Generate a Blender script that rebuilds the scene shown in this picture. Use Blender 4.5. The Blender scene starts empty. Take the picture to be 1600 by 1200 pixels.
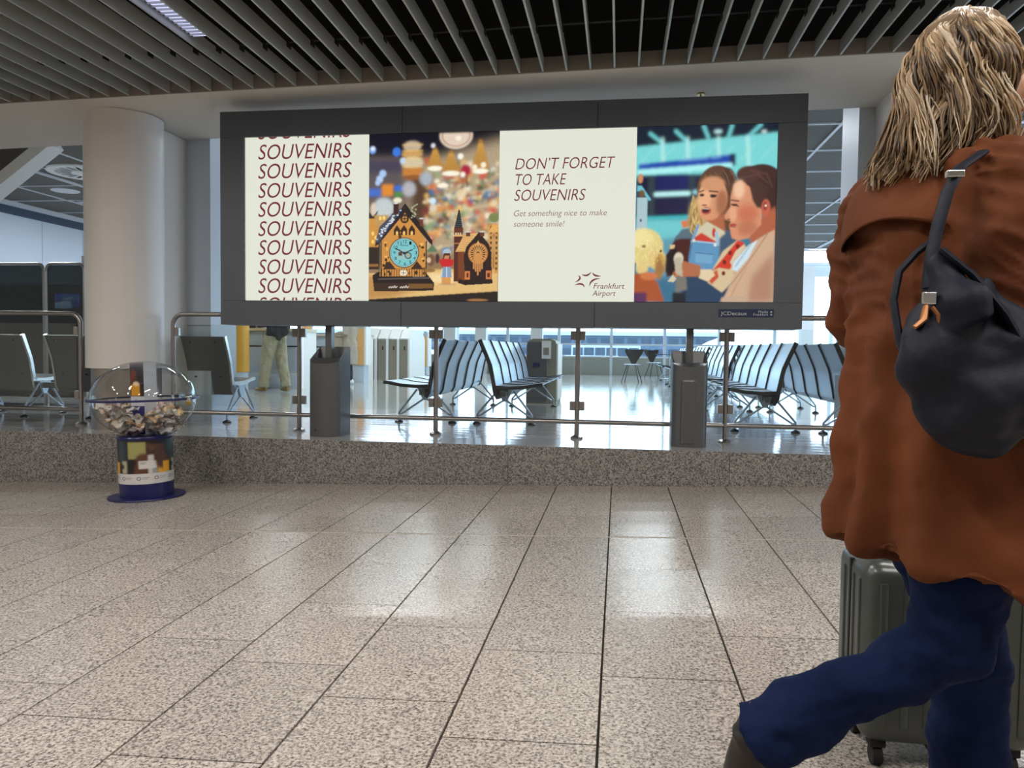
import bpy, bmesh, math, random
import numpy as np
from mathutils import Vector, Matrix
from math import sin, cos, pi, radians, sqrt, atan2
random.seed(7); rng = np.random.default_rng(7)
sc = bpy.context.scene; col = sc.collection

# ------------------------------------------------------------------ camera
F = 1202.0; EYE = 0.78                      # focal length in pixels of a 1600 wide frame; eye above the upper floor
def cam_axes(yaw=0.1373881, pitch=0.0441339, roll=0.0125):
    f = Vector((-sin(yaw)*cos(pitch), cos(yaw)*cos(pitch), -sin(pitch)))
    rt = Vector((cos(yaw), sin(yaw), 0)); up = rt.cross(f)
    return rt*cos(roll)+up*sin(roll), -rt*sin(roll)+up*cos(roll), -f
RT, UP, BK = cam_axes()
cd = bpy.data.cameras.new('camera'); cam = bpy.data.objects.new('camera', cd); col.objects.link(cam)
cd.sensor_width = 36; cd.lens = F/1600*36; cd.clip_end = 900; cd.clip_start = 0.05
cam.matrix_world = Matrix(((RT.x, UP.x, BK.x, 0), (RT.y, UP.y, BK.y, 0), (RT.z, UP.z, BK.z, EYE), (0, 0, 0, 1)))
sc.camera = cam
def ray(x, y): return RT*((x-800)/F) + UP*((600-y)/F) - BK
def at(x, y, Y):                            # where a sight line meets the upright plane at depth Y
    d = ray(x, y); t = Y/d.y; return Vector((d.x*t, Y, EYE+d.z*t))
def onz(x, y, z=0.0):                       # where it meets the level plane z
    d = ray(x, y); t = (z-EYE)/d.z; return Vector((d.x*t, d.y*t, z))

# ------------------------------------------------------------------ world, exposure
w = bpy.data.worlds.new('daylight'); sc.world = w; w.use_nodes = True
nt = w.node_tree; nt.nodes.clear()
o_ = nt.nodes.new('ShaderNodeOutputWorld'); b_ = nt.nodes.new('ShaderNodeBackground')
tc = nt.nodes.new('ShaderNodeTexCoord'); sp = nt.nodes.new('ShaderNodeSeparateXYZ'); cr = nt.nodes.new('ShaderNodeValToRGB')
nt.links.new(tc.outputs['Generated'], sp.inputs[0]); nt.links.new(sp.outputs['Z'], cr.inputs[0])
cr.color_ramp.elements[0].position = 0.0; cr.color_ramp.elements[0].color = (0.70, 0.86, 1, 1)
cr.color_ramp.elements[1].position = 0.6; cr.color_ramp.elements[1].color = (0.55, 0.75, 1, 1)
nt.links.new(cr.outputs[0], b_.inputs[0]); b_.inputs[1].default_value = 6.0
nt.links.new(b_.outputs[0], o_.inputs[0])
sc.view_settings.view_transform = 'Standard'; sc.view_settings.look = 'None'
sc.view_settings.exposure = 0.0; sc.view_settings.gamma = 1.0; sc.view_settings.use_curve_mapping = False
sc.cycles.max_bounces = 8; sc.cycles.diffuse_bounces = 4; sc.cycles.glossy_bounces = 4; sc.cycles.transparent_max_bounces = 16
sc.cycles.caustics_reflective = False; sc.cycles.caustics_refractive = False; sc.cycles.sample_clamp_indirect = 4
try: sc.cycles.use_denoising = True
except Exception: pass

def area(name, loc, size, power, color, rot=(0, 0, 0), portal=False):
    l = bpy.data.lights.new(name, 'AREA'); l.shape = 'RECTANGLE'; l.size, l.size_y = size; l.energy = power; l.color = color
    if portal: l.cycles.is_portal = True
    o = bpy.data.objects.new(name, l); col.objects.link(o); o.location = loc; o.rotation_euler = rot; return o
area('window_portal', (0, 25.2, 1.9), (20, 3.0), 100, (1, 1, 1), (-pi/2, 0, 0), True)
area('window_portal', (7.9, 16, 1.8), (3.0, 17.5), 100, (1, 1, 1), (0, pi/2, 0), True)
LAMP_W = (1.0, 0.935, 0.865); ADDED_LAMPS = []
def zs(X): return 3.007 + 0.0196*X          # soffit and slat level rises to the right with the ramp
def zf(X): return -0.3004 + 0.02989*X       # lower floor is a gentle ramp
LAMP_POWER = 44
for i in range(5):
    for j in range(2):
        ADDED_LAMPS.append((-6.2+2.45*i, 0.3+2.5*j))
for x, y in ADDED_LAMPS:
    area('added_hall_lamp', (x, y, zs(x)-0.04), (0.12, 1.2), LAMP_POWER, LAMP_W)  # unseen overhead lamps added to light the lower hall
UPPER_LAMPS = [(x, y) for y in (10.25, 14.27, 18.2, 22.1) for x in (-9.5, -4.3, 0.9, 6.1)]
for x, y in UPPER_LAMPS:
    area('strip_lamp', (x, y, 3.62), (2.0, 0.08), 85, (0.88, 0.94, 1.0))

# ------------------------------------------------------------------ materials
def mat(name, base=(0.5, 0.5, 0.5), rough=0.5, metal=0.0, spec=0.5, emis=None, estr=0.0, noise=None, bump=None, coat=0.0, attr=None, alpha=None):
    m = bpy.data.materials.new(name); m.use_nodes = True; t = m.node_tree; n = t.nodes; p = n['Principled BSDF']
    p.inputs['Base Color'].default_value = (*base, 1); p.inputs['Roughness'].default_value = rough
    p.inputs['Metallic'].default_value = metal; p.inputs['Specular IOR Level'].default_value = spec
    p.inputs['Coat Weight'].default_value = coat; p.inputs['Coat Roughness'].default_value = 0.1
    if emis: p.inputs['Emission Color'].default_value = (*emis, 1); p.inputs['Emission Strength'].default_value = estr
    co = n.new('ShaderNodeTexCoord')
    if noise:                               # (scale, colour2, contrast)
        s, c2, k = noise
        q = n.new('ShaderNodeTexNoise'); q.inputs['Scale'].default_value = s; q.inputs['Detail'].default_value = 5
        r = n.new('ShaderNodeValToRGB'); r.color_ramp.elements[0].position = 0.5-k; r.color_ramp.elements[1].position = 0.5+k
        r.color_ramp.elements[0].color = (*base, 1); r.color_ramp.elements[1].color = (*c2, 1)
        t.links.new(co.outputs['Object'], q.inputs['Vector']); t.links.new(q.outputs[0], r.inputs[0]); t.links.new(r.outputs[0], p.inputs['Base Color'])
    if attr:
        a = n.new('ShaderNodeVertexColor'); a.layer_name = attr; 
        if not estr: t.links.new(a.outputs[0], p.inputs['Base Color'])
        if estr: t.links.new(a.outputs[0], p.inputs['Emission Color']); p.inputs['Emission Strength'].default_value = estr
    if bump:                                # (scale, strength)
        q = n.new('ShaderNodeTexNoise'); q.inputs['Scale'].default_value = bump[0]; q.inputs['Detail'].default_value = 4
        bb = n.new('ShaderNodeBump'); bb.inputs['Strength'].default_value = bump[1]; bb.inputs['Distance'].default_value = 0.02
        t.links.new(co.outputs['Object'], q.inputs['Vector']); t.links.new(q.outputs[0], bb.inputs['Height']); t.links.new(bb.outputs[0], p.inputs['Normal'])
    return m
def glass(name, tint=(0.93, 0.97, 0.96), refl=1.0, rough=0.0, haze=0.0):
    m = bpy.data.materials.new(name); m.use_nodes = True; t = m.node_tree; n = t.nodes; n.clear()
    o = n.new('ShaderNodeOutputMaterial'); tr = n.new('ShaderNodeBsdfTransparent'); gl = n.new('ShaderNodeBsdfGlossy')
    mx = n.new('ShaderNodeMixShader'); lw = n.new('ShaderNodeLayerWeight'); lw.inputs[0].default_value = 0.5; pw = n.new('ShaderNodeMath'); pw.operation = 'POWER'; pw.inputs[1].default_value = 5; fr = n.new('ShaderNodeMath'); fr.operation = 'MULTIPLY_ADD'; fr.inputs[1].default_value = 0.94; fr.inputs[2].default_value = 0.045; mu = n.new('ShaderNodeMath'); mu.operation = 'MULTIPLY'; mu.use_clamp = True
    tr.inputs[0].default_value = (*tint, 1); gl.inputs['Roughness'].default_value = rough; mu.inputs[1].default_value = refl
    t.links.new(lw.outputs['Facing'], pw.inputs[0]); t.links.new(pw.outputs[0], fr.inputs[0])
    t.links.new(fr.outputs[0], mu.inputs[0]); t.links.new(mu.outputs[0], mx.inputs[0]); t.links.new(tr.outputs[0], mx.inputs[1]); t.links.new(gl.outputs[0], mx.inputs[2])
    out = mx.outputs[0]
    if haze:
        df = n.new('ShaderNodeBsdfDiffuse'); m2 = n.new('ShaderNodeMixShader'); m2.inputs[0].default_value = haze
        t.links.new(out, m2.inputs[1]); t.links.new(df.outputs[0], m2.inputs[2]); out = m2.outputs[0]
    t.links.new(out, o.inputs[0]); return m
def granite(name, light, mid, dark, scale, rough, spec=0.5):
    m = bpy.data.materials.new(name); m.use_nodes = True; t = m.node_tree; n = t.nodes; p = n['Principled BSDF']
    g = n.new('ShaderNodeNewGeometry')
    a = n.new('ShaderNodeTexNoise'); a.inputs['Scale'].default_value = scale; a.inputs['Detail'].default_value = 3; a.inputs['Roughness'].default_value = 0.7
    r = n.new('ShaderNodeValToRGB'); e = r.color_ramp.elements
    e[0].position = 0.36; e[0].color = (*dark, 1); e[1].position = 0.60; e[1].color = (*light, 1); x = e.new(0.47); x.color = (*mid, 1)
    v = n.new('ShaderNodeTexVoronoi'); v.inputs['Scale'].default_value = scale*1.1
    vr = n.new('ShaderNodeValToRGB'); vr.color_ramp.elements[0].position = 0.0; vr.color_ramp.elements[0].color = (0.62, 0.62, 0.64, 1); vr.color_ramp.elements[1].position = 0.5; vr.color_ramp.elements[1].color = (1, 1, 1, 1)
    sx = n.new('ShaderNodeSeparateColor'); mx = n.new('ShaderNodeMix'); mx.data_type = 'RGBA'; mx.blend_type = 'MULTIPLY'; mx.inputs[0].default_value = 0.8
    oi = n.new('ShaderNodeObjectInfo'); mr = n.new('ShaderNodeMapRange'); mr.inputs[3].default_value = 0.93; mr.inputs[4].default_value = 1.05
    hs = n.new('ShaderNodeHueSaturation')
    t.links.new(g.outputs['Position'], a.inputs['Vector']); t.links.new(g.outputs['Position'], v.inputs['Vector'])
    t.links.new(a.outputs[0], r.inputs[0]); t.links.new(v.outputs['Color'], sx.inputs[0]); t.links.new(sx.outputs[0], vr.inputs[0])
    t.links.new(r.outputs[0], mx.inputs[6]); t.links.new(vr.outputs[0], mx.inputs[7])
    t.links.new(oi.outputs['Random'], mr.inputs[0]); t.links.new(mr.outputs[0], hs.inputs['Value']); t.links.new(mx.outputs[2], hs.inputs['Color'])
    t.links.new(hs.outputs[0], p.inputs['Base Color'])
    p.inputs['Roughness'].default_value = rough; p.inputs['Specular IOR Level'].default_value = spec
    return m
def gloss_stone(name):
    m = bpy.data.materials.new(name); m.use_nodes = True; t = m.node_tree; n = t.nodes; p = n['Principled BSDF']
    g = n.new('ShaderNodeNewGeometry'); a = n.new('ShaderNodeTexNoise'); a.inputs['Scale'].default_value = 90
    r = n.new('ShaderNodeValToRGB'); r.color_ramp.elements[0].color = (0.34, 0.34, 0.33, 1); r.color_ramp.elements[1].color = (0.62, 0.61, 0.58, 1)
    mp = n.new('ShaderNodeMapping'); mp.inputs['Scale'].default_value = (0.6, 7.0, 1); q = n.new('ShaderNodeTexNoise'); q.inputs['Scale'].default_value = 1.0; q.inputs['Detail'].default_value = 2
    bb = n.new('ShaderNodeBump'); bb.inputs['Strength'].default_value = 0.12; bb.inputs['Distance'].default_value = 0.02
    t.links.new(g.outputs['Position'], a.inputs['Vector']); t.links.new(a.outputs[0], r.inputs[0]); t.links.new(r.outputs[0], p.inputs['Base Color'])
    t.links.new(g.outputs['Position'], mp.inputs[0]); t.links.new(mp.outputs[0], q.inputs['Vector']); t.links.new(q.outputs[0], bb.inputs['Height']); t.links.new(bb.outputs[0], p.inputs['Normal'])
    p.inputs['Roughness'].default_value = 0.09; p.inputs['Specular IOR Level'].default_value = 0.9
    return m
M = dict(
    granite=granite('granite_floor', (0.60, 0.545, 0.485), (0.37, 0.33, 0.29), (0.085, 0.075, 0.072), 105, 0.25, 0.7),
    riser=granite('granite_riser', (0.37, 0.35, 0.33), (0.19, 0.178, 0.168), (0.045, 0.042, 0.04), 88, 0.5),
    grout=mat('grout', (0.045, 0.038, 0.032), 0.9), joint=mat('expansion_joint', (0.42, 0.37, 0.31), 0.6),
    stone=gloss_stone('polished_stone'), grout2=mat('grout_pale', (0.12, 0.12, 0.12), 0.5),
    plaster=mat('beige_plaster', (0.74, 0.69, 0.62), 0.7, noise=(1.5, (0.70, 0.655, 0.59), 0.3)),
    clad=mat('white_cladding', (0.70, 0.665, 0.64), 0.45), daylit=mat('white_panel_daylit', (0.56, 0.61, 0.68), 0.5),  # rear column panel: bluish window light put into the colour
    taupe=mat('taupe_band', (0.27, 0.235, 0.205), 0.7), slat=mat('slat_grey', (0.46, 0.475, 0.47), 0.40, 0.2),
    black=mat('black_void', (0.012, 0.012, 0.012), 0.8), blackp=mat('black_plastic', (0.012, 0.013, 0.015), 0.4),
    concrete=mat('dark_concrete', (0.05, 0.044, 0.036), 0.9, noise=(2, (0.09, 0.08, 0.065), 0.2)),
    duct=mat('duct_metal', (0.16, 0.155, 0.14), 0.5, 0.5),
    ceil=mat('ceiling_panel', (0.10, 0.09, 0.076), 0.75), tbar=mat('white_strip', (0.62, 0.64, 0.68), 0.5),
    steel=mat('brushed_steel', (0.34, 0.325, 0.31), 0.30, 1.0), steel2=mat('column_steel', (0.40, 0.37, 0.33), 0.33, 1.0),
    frame=mat('billboard_grey', (0.094, 0.104, 0.122), 0.42, 0.2), seam=mat('seam', (0.01, 0.01, 0.01), 0.8),
    pedestal=mat('pedestal_grey', (0.13, 0.135, 0.14), 0.36, 0.5),
    glass=glass('clear_glass'), wglass=glass('window_glass', (0.9, 0.96, 1.0)), dglass=glass('dark_tinted_glass', (0.10, 0.13, 0.14), 1.6),
    dome=glass('acrylic_dome', (0.96, 0.97, 0.98), 1.5, 0.02),
    paper=mat('poster_white', (0.05, 0.05, 0.05), 0.35, spec=0.15, emis=(0.74, 0.76, 0.65), estr=1.0), ink=mat('maroon_ink', (0.012, 0.004, 0.004), 0.6, emis=(0.155, 0.016, 0.026), estr=1.0),
    ink2=mat('soft_maroon_ink', (0.02, 0.01, 0.01), 0.6, emis=(0.24, 0.085, 0.085), estr=1.0),
    photo=mat('poster_photo', (0.03, 0.03, 0.03), 0.35, spec=0.15, attr='paint', estr=0.98),
    blue=mat('royal_blue', (0.008, 0.009, 0.085), 0.3), navyplate=mat('sign_navy', (0.006, 0.02, 0.075), 0.4), whiteink=mat('white_ink', (0.55, 0.57, 0.6), 0.5),
    print=mat('printed_wrap', (0.5, 0.5, 0.5), 0.35, attr='paint'),
    brass=mat('brass', (0.55, 0.40, 0.14), 0.3, 1.0), bench=mat('bench_silver', (0.43, 0.52, 0.64), 0.33, 0.55),
    benchdark=mat('bench_graphite', (0.11, 0.115, 0.12), 0.4, 0.4),
    panelblue=mat('pale_blue_wall', (0.50, 0.57, 0.66), 0.5), bluedark=mat('dark_blue_trough', (0.03, 0.05, 0.09), 0.6),
    white=mat('white_paint', (0.80, 0.80, 0.78), 0.5), sillp=mat('sill_panel', (0.30, 0.30, 0.25), 0.6),
    yellow=mat('amber_yellow', (0.72, 0.36, 0.03), 0.45), orange=mat('pale_orange', (0.75, 0.42, 0.16), 0.5),
    counter=mat('counter_panel', (0.45, 0.53, 0.62), 0.35, 0.2), cream=mat('cream_wood', (0.62, 0.54, 0.40), 0.5), gatebody=mat('gate_taupe', (0.24, 0.22, 0.17), 0.5),
    apron=mat('apron_concrete', (0.2, 0.22, 0.24), 0.9), farb=mat('far_building', (0.09, 0.13, 0.18), 0.7), farw=mat('far_windows', (0.03, 0.05, 0.08), 0.4),
    jet=mat('aircraft_white', (0.85, 0.85, 0.80), 0.4),
    skin=mat('skin', (0.52, 0.27, 0.17), 0.5, spec=0.3, bump=(60, 0.05)), lips=mat('lips', (0.40, 0.13, 0.10), 0.45), eye=mat('eye_white', (0.6, 0.57, 0.52), 0.2), iris=mat('iris', (0.03, 0.05, 0.05), 0.15), brow=mat('brow', (0.10, 0.06, 0.035), 0.8),
    coat=mat('rust_coat', (0.165, 0.050, 0.017), 0.72, spec=0.15, noise=(5, (0.10, 0.030, 0.012), 0.22), bump=(9, 0.35)),
    coatd=mat('rust_lining', (0.06, 0.018, 0.008), 0.8),
    denim=mat('navy_denim', (0.004, 0.009, 0.040), 0.85, spec=0.12, noise=(6, (0.008, 0.017, 0.066), 0.25), bump=(14, 0.6)),
    bag=mat('navy_nylon', (0.006, 0.008, 0.018), 0.6, spec=0.25, noise=(6, (0.012, 0.015, 0.026), 0.3), bump=(10, 0.5)), shoe=mat('dark_leather', (0.018, 0.014, 0.012), 0.5),
    hair=mat('hair', (0.3, 0.2, 0.1), 0.42, attr='paint', spec=0.5), copper=mat('copper_tab', (0.45, 0.19, 0.07), 0.4, 0.4), silver=mat('silver', (0.8, 0.8, 0.8), 0.2, 1.0),
    case=mat('suitcase_grey', (0.075, 0.085, 0.08), 0.3, 0.4), rubber=mat('rubber', (0.01, 0.01, 0.01), 0.8),
    hairbase=mat('hair_base', (0.17, 0.11, 0.06), 0.7), khaki=mat('khaki_cloth', (0.36, 0.32, 0.20), 0.8, bump=(8, 0.5)), tan=mat('tan_leather', (0.32, 0.22, 0.07), 0.6), trench=mat('beige_trench', (0.40, 0.34, 0.27), 0.8, bump=(8, 0.5)), darkcloth=mat('dark_cloth', (0.02, 0.022, 0.028), 0.8), darkhair=mat('dark_hair', (0.03, 0.02, 0.012), 0.6),
    led=mat('led_diffuser', (0.4, 0.4, 0.5), 0.4, emis=(0.62, 0.66, 1.0), estr=1.1), lampface=mat('lamp_diffuser', (0.8, 0.8, 0.8), 0.4, emis=(1.0, 0.9, 0.72), estr=1.6),
    display=mat('display', (0.01, 0.01, 0.02), 0.2, attr='paint', estr=4.5),
    note=mat('banknotes', (0.4, 0.4, 0.4), 0.7, attr='paint'),
    red=mat('red_paint', (0.5, 0.03, 0.02), 0.5),
)

# ------------------------------------------------------------------ mesh helpers
class MB:
    def __init__(s): s.v = []; s.f = []; s.c = []
    def add(s, vs, fs, color=None):
        k = len(s.v); s.v += [tuple(x) for x in vs]; s.f += [tuple(i+k for i in f) for f in fs]
        if color is not None: s.c += [color]*len(vs)
    def box(s, a, b, bev=0.0, rz=0.0, color=None, mtx=None):
        a = Vector(a); b = Vector(b); c = (a+b)/2; h = (b-a)/2
        if bev <= 0:
            vs = [Vector((x*h.x, y*h.y, z*h.z)) for z in (-1, 1) for y in (-1, 1) for x in (-1, 1)]
            fs = [(0, 2, 3, 1), (4, 5, 7, 6), (0, 1, 5, 4), (2, 6, 7, 3), (0, 4, 6, 2), (1, 3, 7, 5)]
        else:
            bm = bmesh.new(); bmesh.ops.create_cube(bm, size=2)
            for v in bm.verts: v.co = Vector((v.co.x*h.x, v.co.y*h.y, v.co.z*h.z))
            bmesh.ops.bevel(bm, geom=list(bm.edges), offset=min(bev, 0.49*min(2*h.x, 2*h.y, 2*h.z)), segments=2 if bev < 0.03 else 4, affect='EDGES', profile=0.5)
            bm.verts.index_update(); vs = [v.co.copy() for v in bm.verts]; fs = [tuple(v.index for v in f.verts) for f in bm.faces]; bm.free()
        if rz: R = Matrix.Rotation(rz, 3, 'Z'); vs = [R@v for v in vs]
        vs = [v+c for v in vs]
        if mtx is not None: vs = [mtx@v for v in vs]
        s.add(vs, fs, color); return s
    def tube(s, pts, r, n=12, cap=True, flat=None, color=None):
        pts = [Vector(p) for p in pts]; rs = r if isinstance(r, (list, tuple)) else [r]*len(pts)
        vs = []; fs = []; up = None
        for i, p in enumerate(pts):
            d = (pts[min(i+1, len(pts)-1)]-pts[max(i-1, 0)]).normalized()
            if up is None:
                up = Vector((0, 0, 1)) if abs(d.z) < 0.9 else Vector((1, 0, 0))
            x = d.cross(up)
            if x.length < 1e-5: x = d.orthogonal()
            x.normalize(); up = x.cross(d).normalized()
            q = rs[i]; rx, ry = (q if isinstance(q, tuple) else (q, q))
            for k in range(n):
                a = 2*pi*k/n; vs.append(p+x*cos(a)*rx+up*sin(a)*ry)
        for i in range(len(pts)-1):
            for k in range(n): fs.append((i*n+k, i*n+(k+1) % n, (i+1)*n+(k+1) % n, (i+1)*n+k))
        if cap: fs.append(tuple(range(n-1, -1, -1))); fs.append(tuple((len(pts)-1)*n+k for k in range(n)))
        s.add(vs, fs, color); return s
    def cyl(s, c, r, z0, z1, n=24, r2=None, color=None):
        return s.lathe([(r, z0), (r if r2 is None else r2, z1)], c, n, color=color)
    def lathe(s, prof, c=(0, 0), n=32, cap=True, sx=1.0, sy=1.0, a0=0.0, color=None):
        vs = []; fs = []
        for r, z in prof:
            for k in range(n): a = 2*pi*k/n+a0; vs.append((c[0]+r*cos(a)*sx, c[1]+r*sin(a)*sy, z))
        for i in range(len(prof)-1):
            for k in range(n): fs.append((i*n+k, i*n+(k+1) % n, (i+1)*n+(k+1) % n, (i+1)*n+k))
        if cap: fs.append(tuple(range(n-1, -1, -1))); fs.append(tuple((len(prof)-1)*n+k for k in range(n)))
        s.add(vs, fs, color); return s
    def ball(s, c, r, n=16, rot=None, color=None):
        r = r if isinstance(r, (tuple, list)) else (r, r, r); m = n//2; vs = []; fs = []; c = Vector(c)
        for i in range(m+1):
            t = pi*i/m
            for k in range(n):
                a = 2*pi*k/n; v = Vector((r[0]*sin(t)*cos(a), r[1]*sin(t)*sin(a), r[2]*cos(t)))
                if rot is not None: v = rot@v
                vs.append(v+c)
        for i in range(m):
            for k in range(n): fs.append((i*n+k, (i+1)*n+k, (i+1)*n+(k+1) % n, i*n+(k+1) % n))
        s.add(vs, fs, color); return s
    def prism(s, pts, axis, a, b, color=None):     # polygon of 2-D points extruded along axis from a to b
        def P(p, t):
            return {'x': (t, p[0], p[1]), 'y': (p[0], t, p[1]), 'z': (p[0], p[1], t)}[axis]
        n = len(pts); vs = [P(p, a) for p in pts]+[P(p, b) for p in pts]
        fs = [tuple(range(n)), tuple(range(2*n-1, n-1, -1))]+[(i, i+n, (i+1) % n+n, (i+1) % n) for i in range(n)]
        s.add(vs, fs, color); return s
    def sheet(s, prof, t, axis, a, b):             # open profile given thickness t, swept along axis
        P = [Vector((p[0], p[1])) for p in prof]; up = []
        for i in range(len(P)):
            d = (P[min(i+1, len(P)-1)]-P[max(i-1, 0)]).normalized(); up.append(P[i]+Vector((-d.y, d.x))*t)
        k = len(P)
        for i in range(k-1): s.prism([P[i], P[i+1], up[i+1], up[i]], axis, a, b)
        return s
    def mesh(s, name, smooth=False):
        me = bpy.data.meshes.new(name); me.from_pydata(s.v, [], s.f)
        bm = bmesh.new(); bm.from_mesh(me); bmesh.ops.remove_doubles(bm, verts=bm.verts, dist=1e-6) if not s.c else None
        bmesh.ops.recalc_face_normals(bm, faces=bm.faces); bm.to_mesh(me); bm.free()
        if s.c:
            ca = me.color_attributes.new('paint', 'FLOAT_COLOR', 'POINT')
            ca.data.foreach_set('color', np.array([(*c[:3], 1.0) for c in s.c], dtype=np.float32).ravel())
        if smooth: smooth_mesh(me)
        me.update(); return me
    def build(s, name, m, parent=None, smooth=False):
        me = s.mesh(name, smooth); me.materials.append(m); return link(name, me, parent)
def smooth_mesh(me, ang=35):
    me.polygons.foreach_set('use_smooth', [True]*len(me.polygons))
    bm = bmesh.new(); bm.from_mesh(me); A = radians(ang)
    for e in bm.edges:
        if len(e.link_faces) == 2 and e.calc_face_angle(0) > A: e.smooth = False
    bm.to_mesh(me); bm.free()
def link(name, data, parent=None):
    o = bpy.data.objects.new(name, data); col.objects.link(o)
    if parent is not None: o.parent = parent
    return o
def tag(o, label=None, cat=None, group=None, kind=None):
    if label: o['label'] = label
    if cat: o['category'] = cat
    if group: o['group'] = group
    if kind: o['kind'] = kind
    return o
def empty(name, loc=(0, 0, 0), rz=0.0, **k):
    o = link(name, None); o.location = loc; o.rotation_euler = (0, 0, rz); tag(o, **k); return o
def struct(name, mb, m, smooth=False, label=None):
    o = mb.build(name, m, None, smooth); o['kind'] = 'structure'
    if label: o['label'] = label
    return o
def kids(o): return [c for c in o.children]
def copy_tree(o, parent=None):
    c = o.copy(); col.objects.link(c); c.parent = parent
    for ch in kids(o): copy_tree(ch, c)
    return c
def remesh(mb, voxel, smooth=0, fn=None, name='tmp'):
    """joins overlapping shapes of a builder into one continuous surface"""
    me = mb.mesh(name); o = link(name, me); md = o.modifiers.new('r', 'REMESH'); md.mode = 'VOXEL'; md.voxel_size = voxel
    if smooth: s_ = o.modifiers.new('s', 'SMOOTH'); s_.iterations = smooth; s_.factor = 0.5
    dg = bpy.context.evaluated_depsgraph_get(); me2 = bpy.data.meshes.new_from_object(o.evaluated_get(dg))
    bpy.data.objects.remove(o); bpy.data.meshes.remove(me)
    if fn:
        n = len(me2.vertices); co = np.empty(n*3, np.float32); me2.vertices.foreach_get('co', co); co = co.reshape(-1, 3)
        no = np.empty(n*3, np.float32); me2.vertices.foreach_get('normal', no); no = no.reshape(-1, 3)
        co = co+no*fn(co, no)[:, None]; me2.vertices.foreach_set('co', co.astype(np.float32).ravel())
    me2.polygons.foreach_set('use_smooth', [True]*len(me2.polygons)); me2.update(); return me2
def text_mesh(s, height, width=None, shear=0.0, thin=0.0, spacing=1.0, clip=None, align='LEFT'):
    """lettering as a flat mesh in the x-z plane, lower left corner at the origin; height is the height of a capital"""
    c = bpy.data.curves.new('t', 'FONT'); c.body = s; c.size = 1; c.shear = shear; c.offset = thin; c.space_character = spacing; c.resolution_u = 4; c.extrude = 0
    o = link('t', c); dg = bpy.context.evaluated_depsgraph_get(); me = bpy.data.meshes.new_from_object(o.evaluated_get(dg)); bpy.data.objects.remove(o)
    vs = np.array([v.co[:] for v in me.vertices]); k = height/0.727; x0 = vs[:, 0].min(); W = (vs[:, 0].max()-x0)*k; kx = k*(width/W if width else 1)
    off = (vs[:, 0].max()-x0)*kx if align == 'RIGHT' else 0
    for v in me.vertices: v.co = Vector(((v.co.x-x0)*kx-off, 0, v.co.y*k))
    if clip:
        bm = bmesh.new(); bm.from_mesh(me)
        for co, no in clip: bmesh.ops.bisect_plane(bm, geom=list(bm.verts)+list(bm.edges)+list(bm.faces), plane_co=co, plane_no=no, clear_outer=True)
        bm.to_mesh(me); bm.free()
    return me

# ================================================================== LOWER HALL SHELL
ST = Vector
TW, TL, GAP = 0.44, 0.645, 0.004
XL0 = -0.038
base = MB(); P = [(-9, zf(-9)), (6, zf(6)), (6, -1.2), (-9, -1.2)]
base.prism([(x, z-0.012) for x, z in P[:2]]+P[2:], 'y', -5, 6.2)
floor = struct('floor', base, M['grout'])
tile_me = {}
def lower_tile(x0, x1, y0, y1):
    key = (round(x1-x0, 3), round(y1-y0, 3))
    if key not in tile_me:
        b = MB(); wx, wy = key; h = GAP; v = 0.0028; zz = 0.02989
        top = [(h, v, zz*h), (wx-h, v, zz*(wx-h)), (wx-h, wy-v, zz*(wx-h)), (h, wy-v, zz*h)]
        b.add(top+[(x, y, z-0.03) for x, y, z in top], [(0, 1, 2, 3), (0, 4, 5, 1), (1, 5, 6, 2), (2, 6, 7, 3), (3, 7, 4, 0)])
        me = b.mesh('tile'); me.materials.append(M['granite']); tile_me[key] = me
    return key
def spans(k, y0, y1, ph):                       # running thirds between y0 and y1
    off = {0: 0.0, 1: 0.24, 2: 0.455}[k % 3]; out = []; y = ph-off
    cuts = [y0]; c = y-TL*20
    while c < y1-0.02:
        if c > y0+0.02: cuts.append(c)
        c += TL
    cuts.append(y1); return list(zip(cuts[:-1], cuts[1:]))
rest = MB(); nt_ = 0
for k in range(-20, 14):
    x0 = XL0+TW*k; x1 = x0+TW
    for (y0, y1) in spans(k, -4.4, 4.472, 4.472)+spans(k, 4.492, 6.198, 6.192):
        vis = y1 > 1.55 and x0 < 0.62*y1+0.1 and x1 > -0.93*y1-0.15 and y1 > 1.9-0.25*x0*(x0 > 0)
        if vis and nt_ < 290:
            key = lower_tile(x0, x1, y0, y1); o = link('tile', tile_me[key], floor); o.location = (x0, y0, zf(x0)); nt_ += 1
        else:
            h = GAP/2; a, b_, c, d = x0+h, x1-h, y0+h, y1-h
            rest.add([(a, c, zf(a)), (b_, c, zf(b_)), (b_, d, zf(b_)), (a, d, zf(a))], [(0, 1, 2, 3)])
tag(rest.build('tile', M['granite'], floor), kind='stuff')
j = MB(); j.prism([(-9, zf(-9)-0.006), (6, zf(6)-0.006), (6, zf(6)-0.0005), (-9, zf(-9)-0.0005)], 'y', 4.474, 4.490)
j.build('expansion_joint', M['joint'], floor)
# step between the halls: granite riser of separate slabs
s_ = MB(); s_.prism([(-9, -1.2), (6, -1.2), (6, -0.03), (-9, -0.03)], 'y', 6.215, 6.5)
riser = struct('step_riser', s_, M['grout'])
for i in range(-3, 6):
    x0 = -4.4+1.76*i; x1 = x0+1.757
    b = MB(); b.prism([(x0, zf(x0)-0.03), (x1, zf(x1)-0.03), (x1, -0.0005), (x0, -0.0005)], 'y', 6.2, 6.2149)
    b.build('granite_slab', M['riser'], riser)
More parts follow.
